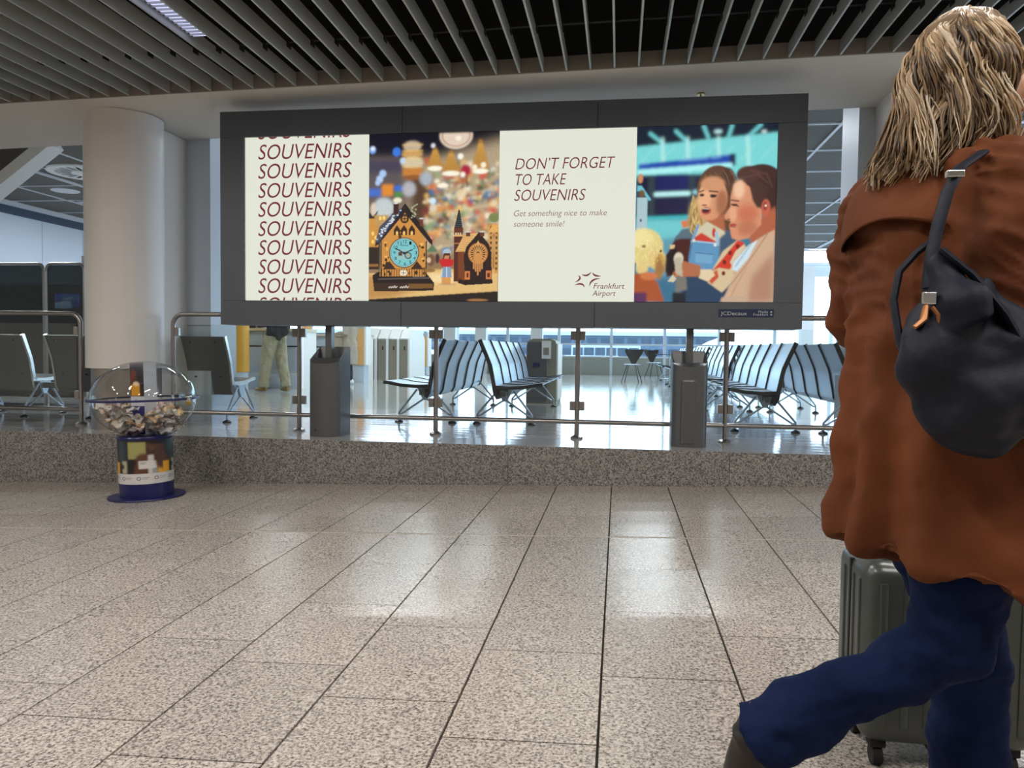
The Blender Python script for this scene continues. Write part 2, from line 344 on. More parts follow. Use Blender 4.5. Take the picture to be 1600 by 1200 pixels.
# upper floor
u = MB(); u.box((-12.4, 6.2151, -0.35), (8.2, 25.6, -0.012)); ufloor = struct('floor_upper', u, M['grout2'])
ume = {}
rest = MB(); nu = 0
for k in range(-28, 19):
    x0 = XL0+TW*k; x1 = x0+TW
    for (y0, y1) in spans(k, 6.2, 25.5, 6.2+TL*40):
        if y0 < 8.1 and -5.7 < x0 and x1 < 2.7:
            key = (round(y1-y0, 3))
            if key not in ume:
                b = MB(); b.box((0.001, 0.001, -0.0119), (TW-0.001, key-0.001, 0)); me = b.mesh('tile'); me.materials.append(M['stone']); ume[key] = me
            o = link('tile', ume[key], ufloor); o.location = (x0, y0, 0); nu += 1
        else:
            h = 0.001; rest.add([(x0+h, y0+h, 0), (x1-h, y0+h, 0), (x1-h, y1-h, 0), (x0+h, y1-h, 0)], [(0, 1, 2, 3)])
tag(rest.build('tile', M['stone'], ufloor), kind='stuff')
# side and back walls of the lower hall (beyond the frame, they close the room)
struct('wall_left', MB().box((-9.2, -5, -1), (-9, 6.2, 4.6)), M['plaster'])
struct('wall_right', MB().box((6, -5, -1), (6.2, 6.2, 4.6)), M['plaster'])
struct('wall_back', MB().box((-9.2, -5.2, -1), (6.2, -5, 4.6)), M['plaster'])
struct('ceiling_slab', MB().box((-9.2, -5.2, 4.3), (6.2, 7.56, 4.5)), M['concrete'])
# beam between the halls with its beige soffit
bm_ = MB(); bm_.prism([(-13, zs(-13)), (8.4, zs(8.4)), (8.4, 4.3), (-13, 4.3)], 'y', 6.215, 7.56)
beam = struct('soffit_beam', bm_, M['plaster'])
b = MB(); b.prism([(-9, zs(-9)-0.002), (6, zs(6)-0.002), (6, zs(6)+0.115), (-9, zs(-9)+0.115)], 'y', 6.195, 6.2145); b.build('fascia', M['taupe'], beam)
b = MB(); b.prism([(-9, zs(-9)+0.116), (6, zs(6)+0.116), (6, 4.3), (-9, 4.3)], 'y', 6.20, 6.2145); b.build('void_lining', M['black'], beam)
# slatted ceiling
carr = MB()
for yy in (5.62, 4.0, 2.4, 0.8, -0.8, -2.4, -4.0):
    carr.prism([(-9, zs(-9)+0.118), (6, zs(6)+0.118), (6, zs(6)+0.15), (-9, zs(-9)+0.15)], 'y', yy-0.015, yy+0.015)
ceiling = struct('ceiling', carr, M['black'])
fb = MB(); fb.box((-0.007, -5, 0), (0.007, 6.194, 0.11)); fm = fb.mesh('slat'); fm.materials.append(M['slat'])
clips = MB()
for k in range(-46, 32):
    x = -0.075+0.188*k
    if not -8.9 < x < 5.9: continue
    o = link('slat', fm, ceiling); o.location = (x, 0, zs(x))
    if -6.2 < x < 3.4: clips.box((x-0.013, 5.585, zs(x)+0.078), (x+0.013, 5.655, zs(x)+0.13))
tag(clips.build('clip', M['black'], ceiling), kind='stuff')
# services in the void above the slats
d1 = MB(); d1.tube([(-8.8, 5.5, 4.05), (5.8, 5.5, 4.2)], 0.025, 10); tag(d1.build('service_pipe', M['duct'], None, True), 'thin grey pipe running across the dark void above the slats', 'pipe')
d1 = MB(); d1.box((-3.4, 4.4, 3.72), (-2.7, 5.35, 3.95), 0.02); d1.box((-3.38, 4.38, 3.70), (-2.72, 4.42, 3.97)); tag(d1.build('duct_box', M['duct']), 'pale metal duct box in the dark void above the slats, left of the billboard middle', 'duct')
d1 = MB(); d1.box((-0.75, 4.6, 3.75), (-0.25, 5.3, 3.9), 0.02); d1.box((-0.79, 4.56, 3.86), (-0.21, 5.34, 3.9), 0.01); tag(d1.build('duct_box', M['duct']), 'small metal duct box in the dark void straight above the billboard', 'duct')
d1 = MB(); d1.tube([(-0.8, 5.35, 4.3), (-0.8, 5.35, 3.35)], 0.012, 8); d1.lathe([(0.012, 3.36), (0.03, 3.34), (0.03, 3.32), (0.008, 3.27)], (-0.8, 5.35), 12); tag(d1.build('hanging_sprinkler', M['duct'], None, True), 'thin sprinkler drop hanging in the dark void above the slats', 'sprinkler')
d1 = MB()
for i in range(12): d1.box((-1.05, 4.0+0.16*i, 3.55), (-0.98, 4.12+0.16*i, 3.57)); d1.box((-1.06, 4.0, 3.57), (-1.05, 5.9, 3.60)) if i == 0 else None
d1.box((-1.06, 4.0, 3.55), (-1.05, 5.9, 3.6)); d1.box((-0.98, 4.0, 3.55), (-0.97, 5.9, 3.6)); tag(d1.build('cable_tray', M['duct']), 'perforated metal cable tray in the dark void above the slats', 'cable tray')
# lamps between the slats: one in view, the grid added out of view for light
def hall_light(x, y0, y1, label, grp=None):
    t = empty('linear_light', (x, y0, zs(x)+0.01), label=label, cat='lamp', group=grp)
    L = y1-y0; b = MB(); b.box((-0.066, 0, 0.035), (0.066, L, 0.10)); b.build('housing', M['duct'], t)
    b = MB(); b.box((-0.055, 0.01, 0.028), (0.055, L-0.01, 0.0345)); b.build('diffuser', M['led'], t)
    b = MB()
    for i in range(int(L/0.05)): b.box((-0.055, 0.02+0.05*i, 0.012), (0.055, 0.022+0.05*i, 0.0275))
    tag(b.build('louvre', M['slat'], t), kind='stuff')
p = onz(272, 16, zs(-3)+0.04); kx = round((p.x+0.075)/0.188-0.5)+0.5; lx = -0.075+0.188*kx
hall_light(lx, 4.1, p.y+0.42, 'glowing linear lamp between the ceiling slats at the upper left', None)
for i, (x, y) in enumerate(ADDED_LAMPS):
    kx = round((x+0.075)/0.188-0.5)+0.5
    hall_light(-0.075+0.188*kx, y-0.6, y+0.6, 'added linear lamp between the slats above the viewer, %s row, %s' % (['rear', 'front'][i % 2], ['leftmost', 'second from left', 'central', 'second from right', 'rightmost'][i//2]), 'added linear lamps above the viewer')
# soffit sprinkler above the billboard
q = onz(1095, 146, zs(0.7)); t = empty('soffit_sprinkler', (q.x, q.y, zs(q.x)), label='small brass sprinkler on the beige soffit above the billboard', cat='sprinkler')
MB().cyl((0, 0), 0.035, -0.012, 0.0, 20).build('rosette', M['brass'], t, True)
b = MB(); b.cyl((0, 0), 0.008, -0.05, -0.012, 10); b.cyl((0, 0), 0.016, -0.055, -0.05, 12); b.build('nozzle', M['brass'], t, True)

# piers and columns
CX, CY = -4.67, 6.79
zt = zs(CX)
b = MB(); b.cyl((CX, CY), 0.30, 0.0, zt, 48); st = struct('column_left', b, M['steel2'], True)
st['label'] = 'round steel column'
b = MB(); b.lathe([(0.335, 0.565), (0.345, 0.565), (0.345, zt), (0.335, zt)], (CX, CY), 64); b.build('white_cladding', M['clad'], st, True)
b = MB(); b.box((-5.0, 7.1, 0), (-4.5, 7.56, zs(-4.75))); struct('wall_pier_left', b, M['plaster'])
b = MB(); b.box((-4.83, 7.5605, 0.27), (-4.235, 8.1, 3.68)); pl = struct('column_rear_left', b, M['daylit'])
MB().box((-4.84, 7.555, 0), (-4.225, 8.11, 0.27)).build('plinth', M['counter'], pl)
MB().box((-4.831, 7.559, 0.993), (-4.234, 7.5604, 0.998)).build('joint_line', M['seam'], pl)
b = MB(); b.box((2.155, 7.5605, 0), (2.75, 8.1, 3.68)); struct('column_rear_right', b, M['daylit'])
b = MB(); b.box((2.295, 6.75, 0), (2.75, 7.56, zs(2.4))); struct('wall_pier_right', b, M['plaster'])
# sloping underside and brace at the far left above the glass screen
Yb = 8.4
a0, a1, a2 = at(-60, 345, Yb), at(85, 228, Yb), at(-60, 215, Yb)
b = MB(); c1, c2 = at(-70, 348, Yb), at(84, 224, Yb); dv = Vector((c2.x-c1.x, c2.z-c1.z)).normalized(); nv = Vector((-dv.y, dv.x))*0.065
q0, q1 = Vector((c1.x, c1.z)), Vector((c2.x, c2.z)); b.prism([q0-nv, q1-nv, q1+nv, q0+nv], 'y', Yb-0.12, Yb+0.12)
tag(b.build('sloping_brace', M['white']), 'pale sloping bar under the ceiling at the far left', 'brace')
b = MB(); b.prism([q0+nv*1.01, q1+nv*1.01, Vector((q1.x, 3.6)), Vector((q0.x, 3.6))], 'y', Yb-0.1, Yb+0.1); struct('wall_upper_left', b, M['ceil'])

# ================================================================== UPPER HALL SHELL
XW0, XW1, YW = -12.35, 8.0, 25.5
wl = struct('wall_far_left', MB().box((XW0-0.2, 6.2, 0), (XW0-0.02, YW, 3.9)), M['grout2'])
for i in range(15):
    y = 6.25+1.27*i; MB().box((XW0-0.02, y+0.006, 0.0), (XW0, y+1.264, 3.42)).build('wall_panel', M['panelblue'], wl)
MB().box((XW0-0.02, 6.2, 3.42), (XW0+0.04, YW, 3.58)).build('dark_trough', M['bluedark'], wl)
MB().box((XW0-0.02, 6.2, 3.58), (XW0+0.10, YW, 3.675)).build('white_cornice', M['tbar'], wl)
wr = struct('window_2', MB().box((XW1, 6.2, 3.3), (XW1+0.2, YW, 3.9)), M['tbar'], label='side window wall on the right, outside the picture')
MB().box((XW1, 6.2, 0), (XW1+0.1, YW, 0.35)).build('sill_panel', M['sillp'], wr)
for k in range(13):
    y = 6.6+1.55*k; MB().box((XW1-0.02, y-0.04, 0.35), (XW1+0.08, y+0.04, 3.3)).build('mullion', M['tbar'], wr)
    if k < 12: MB().box((XW1+0.02, y+0.04, 0.35), (XW1+0.03, y+1.51, 3.3)).build('pane', M['wglass'], wr)
MB().box((XW1, 6.2, 0.35), (XW1+0.1, 6.56, 3.3)).build('end_panel', M['panelblue'], wr)
struct('wall_near_left', MB().box((-12.4, 6.0, 0), (-9.0, 6.19, 4.0)), M['plaster'])
struct('wall_near_right', MB().box((6.0, 6.3, 0), (8.0, 6.5, 4.0)), M['plaster'])
xs = [-12.345+1.3*k for k in range(7)]+[-3.78+1.3*k for k in range(10)]
ys = [7.6]+[10.25-1.32+1.32*k for k in range(11)]
uc = MB(); uc.box((XW0, 7.56, 3.72), (XW1, YW, 3.9)); uceil = struct('ceiling_upper', uc, M['black'])
pm = {}
for i in range(len(xs)-1):
    for jx in range(len(ys)-1):
        wx, wy = round(xs[i+1]-xs[i], 3), round(ys[jx+1]-ys[jx], 3)
        if (wx, wy) not in pm:
            b = MB(); b.box((0.02, 0.02, 0), (wx-0.02, wy-0.02, 0.03)); me = b.mesh('ceiling_panel'); me.materials.append(M['ceil']); pm[(wx, wy)] = me
        o = link('ceiling_panel', pm[(wx, wy)], uceil); o.location = (xs[i], ys[jx], 3.68)
for i, x in enumerate(xs):
    b = MB(); dbl = (i % 3 == 2)
    if dbl: b.box((x-0.045, 7.56, 3.655), (x-0.012, 22.2, 3.72)); b.box((x+0.012, 7.56, 3.655), (x+0.045, 22.2, 3.72))
    else: b.box((x-0.02, 7.56, 3.665), (x+0.02, 22.2, 3.72))
    b.build('ceiling_strip', M['tbar'], uceil)
for y in ys[1:]: MB().box((XW0, y-0.018, 3.662), (XW1, y+0.018, 3.719)).build('ceiling_strip', M['tbar'], uceil)
def strip_light(x, y):
    t = empty('strip_light', (x, y, 3.63), label='', cat='lamp', group='ceiling strip lamps')
    MB().box((-1.3, -0.07, 0.0), (1.3, 0.07, 0.034)).build('housing', M['tbar'], t)
    MB().box((-1.0, -0.045, -0.006), (1.0, 0.045, -0.0005)).build('diffuser', M['lampface'], t); return t
for x, y in UPPER_LAMPS:
    tt = strip_light(x, y); row = UPPER_LAMPS.index((x, y))//4; cl_ = UPPER_LAMPS.index((x, y)) % 4
    tt['label'] = 'white strip lamp on the far hall ceiling, %s row back, %s' % (['first', 'second', 'third', 'fourth'][row], ['by the pale wall', 'beside the columns', 'behind the billboard', 'towards the right'][cl_])
# bulkhead and farther ceiling towards the windows
blk = struct('ceiling_bulkhead', MB().box((XW0, 22.3, 3.30), (XW1, 22.6, 3.66)), M['white'])
fc = struct('ceiling_far', MB().box((XW0, 22.6, 3.42), (XW1, YW, 3.5)), M['white'])
for y in (23.3, 24.1, 24.8): MB().box((XW0, y-0.03, 3.39), (XW1, y+0.03, 3.419)).build('ceiling_strip', M['tbar'], fc)
# round vent and downlight seen at the left
q = onz(136, 270, 3.68); t = empty('ceiling_vent', (q.x, q.y, 3.68), label='round white air vent with radial blades in the dark ceiling at the left', cat='vent')
MB().lathe([(0.50, -0.02), (0.60, -0.02), (0.62, 0.0), (0.48, 0.0)], n=48).build('rim', M['white'], t, True)
MB().cyl((0, 0), 0.485, -0.004, 0.0, 40).build('back', M['black'], t)
MB().lathe([(0.001, -0.03), (0.22, -0.03), (0.24, -0.01), (0.001, -0.01)], n=32, cap=False).build('hub', M['white'], t, True)
for k in range(20):
    b = MB(); b.box((0.25, -0.025, -0.02), (0.48, 0.025, -0.008)); o = b.build('blade', M['white'], t); o.rotation_euler = (0, 0, 2*pi*k/20)
q = onz(102, 298, 3.68); t = empty('ceiling_downlight', (q.x, q.y, 3.68), label='small round recessed lamp in the dark ceiling at the left, beyond the vent', cat='lamp')
MB().lathe([(0.17, -0.01), (0.24, -0.01), (0.25, 0.0), (0.16, 0.0)], n=36).build('rim', M['tbar'], t, True)
MB().cyl((0, 0), 0.165, -0.006, 0.0, 30).build('lens', M['lampface'], t)

# window wall
WX = [at(x, 549, YW).x for x in (640, 691, 720, 744)]
ww = struct('window_1', MB().box((XW0, YW-0.05, 3.22), (XW1, YW+0.15, 3.5)), M['tbar'], label='window wall')
MB().box((XW0, YW-0.04, 0.0), (XW1, YW+0.06, 0.57)).build('sill_panel', M['sillp'], ww)
MB().box((XW0, YW-0.06, 0.57), (XW1, YW+0.08, 0.62)).build('sill', M['tbar'], ww)
MB().box((XW0, YW-0.03, 0.97), (XW1, YW+0.05, 1.03)).build('transom', M['tbar'], ww)
mx = [at(955, 549, YW).x+1.72*k for k in range(-7, 5)]
edges = [XW0]+[x for x in mx if XW0 < x < XW1]+[XW1]
for x in edges: MB().box((x-0.045, YW-0.05, 0.0), (x+0.045, YW+0.08, 3.25)).build('mullion', M['tbar'], ww)
for a, b_ in zip(edges[:-1], edges[1:]):
    MB().box((a+0.045, YW, 1.03), (b_-0.045, YW+0.012, 3.22)).build('pane', M['wglass'], ww)
    MB().box((a+0.045, YW, 0.62), (b_-0.045, YW+0.012, 0.97)).build('pane', M['wglass'], ww)
for xa, xb in ((691, 711), (742, 759), (829, 847)):
    a, b_ = at(xa, 540, 24.9).x, at(xb, 540, 24.9).x; struct('column_far', MB().box((a, 24.9, 0), (b_, 25.3, 3.42)), M['clad'])
a, b_ = at(1254, 460, 24.6).x, at(1273, 460, 24.6).x; struct('column_far', MB().box((a, 24.6, 0), (b_, 25.0, 3.42)), M['clad'])
a, b_ = at(1205, 460, 24.6).x, at(1240, 460, 24.6).x
# outside
struct('ground_outside', MB().box((-250, 26.5, -4.6), (250, 400, -4.5)), M['apron'])
t = empty('far_terminal', (0, 210, -4.5), label='long pale blue terminal building across the apron', cat='building')
MB().box((-110, 0, 0), (90, 14, 9.5)).build('body', M['farb'], t); MB().box((-111, -0.6, 9.5), (91, 14, 10.6)).build('roof', M['panelblue'], t)
wm = MB(); wm.box((-1.3, -0.15, 0), (1.3, 0, 1.6)); wme = wm.mesh('window'); wme.materials.append(M['farw'])
for i in range(46):
    for jz in (1.5, 4.4, 7.2): o = link('window', wme, t); o.location = (-90+3.6*i, 0, jz)
t = empty('low_hangar', (-1.6, 95, -4.5), label='low dark-glazed building on the apron behind the black chairs', cat='building')
MB().box((-4.2, 0, 0), (4.2, 10, 6.2)).build('body', M['panelblue'], t)
for i in range(6): MB().box((-4.0+1.36*i, -0.1, 1.2), (-2.8+1.36*i, -0.0, 5.7)).build('window', M['farw'], t)
t = empty('aircraft', (24, 78, -4.5), label='white aircraft parked outside the windows on the right', cat='aircraft')
b = MB(); b.tube([(-17.5, 0, 4.4), (-16.6, 0, 4.6), (-15, 0, 4.8), (-12, 0, 5.2), (-8, 0, 5.4), (8, 0, 5.4), (20, 0, 5.6), (30, 0, 6.4)], [0.15, 1.0, 1.6, 2.3, 2.6, 2.6, 2.3, 0.4], 32); b.build('fuselage', M['jet'], t, True)
b = MB(); b.box((-13, -2.4, 5.4), (-12, -2.0, 6.0)); b.build('cockpit_window', M['farw'], t)
b = MB(); b.prism([(20, 6.6), (27, 13), (30, 13), (29, 6.6)], 'y', -0.2, 0.2); b.build('tail_fin', M['jet'], t)
b = MB(); b.prism([(-2, -2), (6, -16), (9, -16), (6, -2)], 'z', 4.2, 4.6); b.build('wing', M['jet'], t)
for sx in (-11, 3):
    b = MB(); b.tube([(sx, 0, 3.2), (sx, 0, 0.6)], 0.15, 8); b.tube([(sx, -0.4, 0.55), (sx, 0.4, 0.55)], 0.55, 16); b.build('landing_gear', M['rubber'], t)
def van(x, y, label, L=6.0, H=4.9, m='jet'):
    t = empty('service_van', (x, y, -4.5), label=label, cat='vehicle')
    b = MB(); b.prism([(0, 0.4), (L, 0.4), (L, H), (L*0.28, H), (L*0.1, H*0.6), (0, H*0.5)], 'y', -1, 1); b.build('body', M[m], t)
    b = MB(); b.prism([(L*0.13, H*0.6), (L*0.29, H*0.92), (L*0.5, H*0.92), (L*0.5, H*0.6)], 'y', -1.02, -1.0); b.build('side_window', M['farw'], t)
    for sx in (0.2, 0.8):
        b = MB(); b.tube([(L*sx, -1.05, 0.4), (L*sx, 1.05, 0.4)], 0.4, 14); b.build('wheel', M['rubber'], t)
van(-6, 62, 'white van parked on the apron in front of the low glazed building'); van(-1.5, 58, 'white low vehicle on the apron, right of the van', 6.2, 4.6)
van(-22, 70, 'white truck on the apron behind the check-in desks', 8, 5.2)

# ================================================================== BILLBOARD
def S01(x): return np.clip(x, 0, 1)
class Paint:                                # a picture painted on a grid of points; coordinates as (x right, y down)
    def __init__(s, x0, y0, x1, y1, res):
        s.W = int((x1-x0)*res); s.H = int((y1-y0)*res); s.res = res
        s.X, s.Y = np.meshgrid(np.linspace(x0, x1, s.W), np.linspace(y0, y1, s.H)); s.I = np.zeros((s.H, s.W, 3))
    def blur(s, a, sg):
        sg = sg*s.res
        if sg < 0.3: return a
        r = int(3*sg)+1; k = np.exp(-np.arange(-r, r+1)**2/(2*sg*sg)); k /= k.sum()
        f = lambda m, ax: np.apply_along_axis(lambda v: np.convolve(np.pad(v, r, mode='edge'), k, 'valid'), ax, m)
        return f(f(a, 0), 1)
    def put(s, m, c, sg=0.0, a=1.0):
        m = s.blur(m.astype(float), sg)*a; c = np.array([(q/255.0)**2.2 for q in c]); s.I = s.I*(1-m[..., None])+c*m[..., None]
    def ell(s, cx, cy, rx, ry, c, sg=1.5, a=1.0, rot=0.0):
        dx, dy = s.X-cx, s.Y-cy; u = dx*cos(rot)+dy*sin(rot); v = -dx*sin(rot)+dy*cos(rot)
        m = S01((1-np.sqrt((u/rx)**2+(v/ry)**2))*min(rx, ry)*s.res+0.5); s.put(m, c, sg, a)
    def ring(s, cx, cy, rx, ry, wd, c, sg=0.8, a=1.0):
        d = np.abs(np.sqrt(((s.X-cx)/rx)**2+((s.Y-cy)/ry)**2)-1)*min(rx, ry); s.put(S01((wd/2-d)*s.res+0.5), c, sg, a)
    def pol(s, pts, c, sg=1.2, a=1.0):
        ins = np.zeros(s.X.shape, bool); n = len(pts)
        for i in range(n):
            (xa, ya), (xb, yb) = pts[i], pts[(i+1) % n]
            if ya == yb: continue
            cnd = ((ya > s.Y) != (yb > s.Y)) & (s.X < (xb-xa)*(s.Y-ya)/(yb-ya)+xa); ins ^= cnd
        s.put(ins, c, sg, a)
    def rec(s, x0, y0, x1, y1, c, sg=1.2, a=1.0): s.pol([(x0, y0), (x1, y0), (x1, y1), (x0, y1)], c, sg, a)
    def line(s, pts, wd, c, sg=0.8, a=1.0):
        m = np.zeros(s.X.shape)
        for (xa, ya), (xb, yb) in zip(pts[:-1], pts[1:]):
            L = max(1e-6, (xb-xa)**2+(yb-ya)**2); t = np.clip(((s.X-xa)*(xb-xa)+(s.Y-ya)*(yb-ya))/L, 0, 1)
            d = np.hypot(s.X-xa-t*(xb-xa), s.Y-ya-t*(yb-ya)); m = np.maximum(m, S01((wd/2-d)*s.res+0.5))
        s.put(m, c, sg, a)
    def grad(s, c0, c1, vert=True):
        t = np.linspace(0, 1, s.H if vert else s.W); t = t[:, None, None] if vert else t[None, :, None]
        a, b = [np.array([(q/255.0)**2.2 for q in c]) for c in (c0, c1)]; s.I = a*(1-t)+b*t+np.zeros((s.H, s.W, 1))
    def soften(s, sg): s.I = s.blur(s.I, sg)
    def grain(s, amp=0.05):
        s.I = np.clip(s.I*(1+amp*rng.standard_normal((s.H, s.W, 1))), 0, 1)
    def mesh(s, name, surf, m):             # surf(u, v) with u, v in 0..1 gives the place of each point, v downwards
        me = bpy.data.meshes.new(name); U, V = np.meshgrid(np.linspace(0, 1, s.W), np.linspace(0, 1, s.H))
        P = np.stack(surf(U, V), -1).reshape(-1, 3); i = np.arange(s.W*s.H).reshape(s.H, s.W)
        q = np.stack([i[1:, :-1], i[1:, 1:], i[:-1, 1:], i[:-1, :-1]], -1).reshape(-1, 4)
        me.vertices.add(len(P)); me.vertices.foreach_set('co', P.astype(np.float32).ravel())
        me.loops.add(q.size); me.loops.foreach_set('vertex_index', q.ravel().astype(np.int32))
        me.polygons.add(len(q)); me.polygons.foreach_set('loop_start', np.arange(0, q.size, 4, dtype=np.int32))
        me.update(calc_edges=True)
        ca = me.color_attributes.new('paint', 'FLOAT_COLOR', 'POINT'); c4 = np.concatenate([s.I.reshape(-1, 3), np.ones((s.W*s.H, 1))], 1)
        ca.data.foreach_set('color', c4.astype(np.float32).ravel()); me.materials.append(m); return me

def shop_picture():                         # blurred shop with a wooden clock house, a doll and a little wooden chapel
    p = Paint(62, 103, 824, 1092, 0.36); R = random.Random(3)
    p.grad((120, 108, 96), (150, 120, 80))
    p.rec(40, 90, 840, 250, (14, 16, 34), 18); p.rec(40, 250, 420, 520, (92, 84, 84), 25); p.rec(40, 255, 300, 330, (70, 66, 84), 12)
    p.pol([(300, 300), (840, 150), (840, 800), (300, 800)], (178, 158, 128), 30)
    p.pol([(300, 330), (440, 330), (430, 700), (320, 700)], (84, 60, 44), 18)
    pal = [(236, 214, 170), (226, 150, 70), (120, 150, 160), (210, 70, 60), (250, 240, 215), (90, 100, 60), (70, 50, 42), (240, 190, 110), (140, 170, 120), (190, 100, 60), (60, 110, 160)]
    for _ in range(330):
        x = R.uniform(400, 830); y = R.gauss(520, 130)
        if y > 820 or y < 230: continue
        c = R.choice(pal); q = R.uniform(9, 24); (p.ell if R.random() < 0.6 else lambda a, b, c_, d, e, g, h: p.rec(a-c_, b-d, a+c_, b+d, e, g, h))(x, y, q, q*R.uniform(0.6, 1.3), c, R.uniform(2, 6), R.uniform(0.5, 0.9))
    for y in (470, 560, 665, 760): p.line([(430, y+20), (835, y-40)], 7, (240, 214, 165), 4, 0.6)
    for _ in range(70): p.ell(R.uniform(380, 830), R.uniform(280, 800), 6, 6, (255, 244, 210), 2.5, 0.8)
    p.soften(5)
    # hanging lanterns
    p.ell(318, 180, 52, 32, (196, 176, 150), 5); p.ell(318, 225, 62, 26, (206, 158, 96), 5); p.ell(318, 275, 66, 36, (214, 196, 160), 5); p.rec(262, 305, 380, 352, (200, 128, 58), 6); p.ell(322, 362, 54, 14, (150, 88, 40), 4)
    for y in (170, 205, 250, 300): p.line([(262, y), (378, y)], 6, (240, 200, 120), 3, 0.8)
    for (x, y, rx, h) in ((452, 250, 46, 110), (545, 275, 54, 120), (715, 240, 48, 165)):
        p.pol([(x-8, y-h*0.55), (x+8, y-h*0.55), (x+rx, y+h*0.4), (x+rx, y+h*0.55), (x-rx, y+h*0.55), (x-rx, y+h*0.4)], (176, 124, 56), 5)
        for i in range(-3, 4): p.line([(x+i*rx*0.08, y-h*0.4), (x+i*rx*0.28, y+h*0.5)], 3, (226, 178, 92), 1.5, 0.7)
        p.ell(x, y+h*0.56, rx*0.95, 15, (255, 250, 226), 3)
    p.ell(497, 412, 34, 15, (255, 246, 220), 4); p.ell(573, 122, 96, 78, (226, 206, 186), 3); p.ring(573, 122, 80, 62, 5, (170, 120, 90), 1.5); p.ell(586, 138, 17, 15, (255, 240, 215), 3)
    p.rec(40, 60, 840, 108, (18, 18, 30), 4)
    p.ell(632, 325, 30, 34, (170, 30, 60), 6); p.line([(636, 360), (640, 420)], 8, (70, 40, 40), 4)
    for x, y, q, c in ((82, 196, 20, (120, 165, 235)), (84, 188, 12, (235, 240, 250)), (226, 210, 24, (62, 120, 220)), (262, 262, 16, (190, 215, 240)), (144, 336, 20, (170, 200, 240)), (126, 368, 20, (180, 205, 240)), (114, 390, 15, (170, 200, 240)), (600, 244, 16, (255, 250, 235)), (614, 350, 14, (255, 240, 225)), (682, 310, 15, (255, 240, 205)), (732, 297, 15, (255, 244, 215)), (440, 502, 17, (210, 235, 250)), (440, 178, 12, (220, 225, 235)), (596, 540, 12, (240, 190, 110)), (520, 800, 22, (40, 130, 190))): p.ell(x, y, q, q*1.1, c, 3)
    p.rec(60, 425, 135, 470, (70, 110, 200), 7); p.rec(140, 400, 205, 470, (224, 140, 50), 7); p.ell(238, 425, 28, 20, (60, 110, 200), 5); p.ell(236, 460, 24, 18, (80, 140, 70), 5)
    p.ell(150, 540, 62, 62, (196, 206, 206), 8); p.ell(400, 370, 38, 40, (170, 180, 190), 8); p.ell(300, 430, 40, 44, (180, 180, 186), 8)
    p.ell(232, 495, 26, 16, (240, 235, 200), 3); p.ell(88, 548, 16, 40, (220, 200, 180), 3)
    p.soften(3.5)
    # shelf at the front
    p.pol([(62, 905), (824, 905), (824, 1034), (62, 1085)], (226, 186, 120), 4); p.pol([(62, 940), (420, 1000), (200, 1075), (62, 1085)], (190, 140, 80), 14); p.pol([(420, 930), (600, 930), (560, 990), (440, 985)], (245, 216, 160), 10)
    p.pol([(62, 1084), (824, 1034), (824, 1100), (62, 1100)], (36, 30, 28), 2); p.ell(705, 1086, 60, 8, (190, 130, 80), 2, 0.7)
    # small buildings left and right edge
    p.rec(62, 600, 120, 780, (206, 146, 66), 3); p.pol([(62, 560), (85, 590), (120, 550), (100, 600), (62, 600)], (40, 30, 30), 2); p.pol([(92, 580), (178, 580), (170, 650), (110, 650)], (190, 150, 95), 4)
    for x, y in ((86, 690), (86, 740), (104, 715), (130, 600), (152, 598)): p.ell(x, y, 8, 12, (255, 214, 110), 2)
    p.rec(62, 770, 122, 910, (44, 32, 28), 3); p.line([(62, 880), (118, 880)], 14, (160, 110, 60), 3); p.rec(62, 905, 120, 925, (150, 120, 90), 2)
    for xx in (768, 800): p.rec(xx, 640, xx+24, 930, (206, 146, 74), 3); [p.ell(xx+12, 660+30*i, 5, 9, (70, 44, 24), 1.2) for i in range(9)]
    p.ell(796, 604, 30, 28, (120, 130, 80), 3); p.pol([(765, 690), (824, 690), (824, 650), (790, 640)], (226, 170, 90), 2)
    # clock house
    p.pol([(84, 940), (116, 920), (400, 920), (452, 985), (448, 1030), (96, 1036)], (34, 26, 24), 1.2); p.pol([(98, 985), (448, 985), (448, 1022), (98, 1032)], (58, 40, 30), 1); p.pol([(300, 990), (444, 990), (444, 1016), (300, 1018)], (120, 84, 44), 1.5)
    p.line([(120, 962), (430, 955)], 4, (120, 110, 110), 1); p.line([(330, 948), (400, 946)], 3, (150, 150, 155), 1)
    p.pol([(140, 735), (280, 560), (404, 735), (404, 945), (128, 945)], (206, 142, 68), 1.2)
    Q = random.Random(5)
    for _ in range(55):
        x = Q.uniform(145, 398); y = Q.uniform(660, 940)
        if abs(x-272) < 90 and 715 < y < 900: continue
        if y < 735 and abs(x-275) > (y-600)*0.8: continue
        p.ell(x, y, Q.uniform(4, 11), Q.uniform(5, 13), Q.choice([(60, 34, 20), (96, 56, 26), (236, 180, 96), (44, 28, 22)]), 1.0)
    for x in (230, 272, 318): p.pol([(x-18, 700), (x-18, 668), (x, 640), (x+18, 668), (x+18, 700)], (58, 36, 26), 1); p.ell(x, 690, 7, 13, (250, 200, 110), 1)
    p.ell(275, 604, 25, 27, (48, 32, 26), 1); p.ell(275, 604, 15, 17, (196, 140, 76), 1); p.line([(275, 582), (275, 628)], 5, (48, 32, 26), .6); p.line([(252, 604), (298, 604)], 5, (48, 32, 26), .6)
    for x in range(140, 404, 15): p.line([(x, 900), (x, 946)], 4, (52, 34, 24), 0.8)
    for x in (186, 350): p.pol([(x-40, 905), (x, 855), (x+40, 905)], (60, 40, 30), 1)
    p.ell(270, 925, 22, 18, (240, 228, 200), 1); p.line([(256, 925), (284, 925)], 3, (50, 30, 20), .5); p.line([(270, 908), (270, 940)], 3, (50, 30, 20), .5)
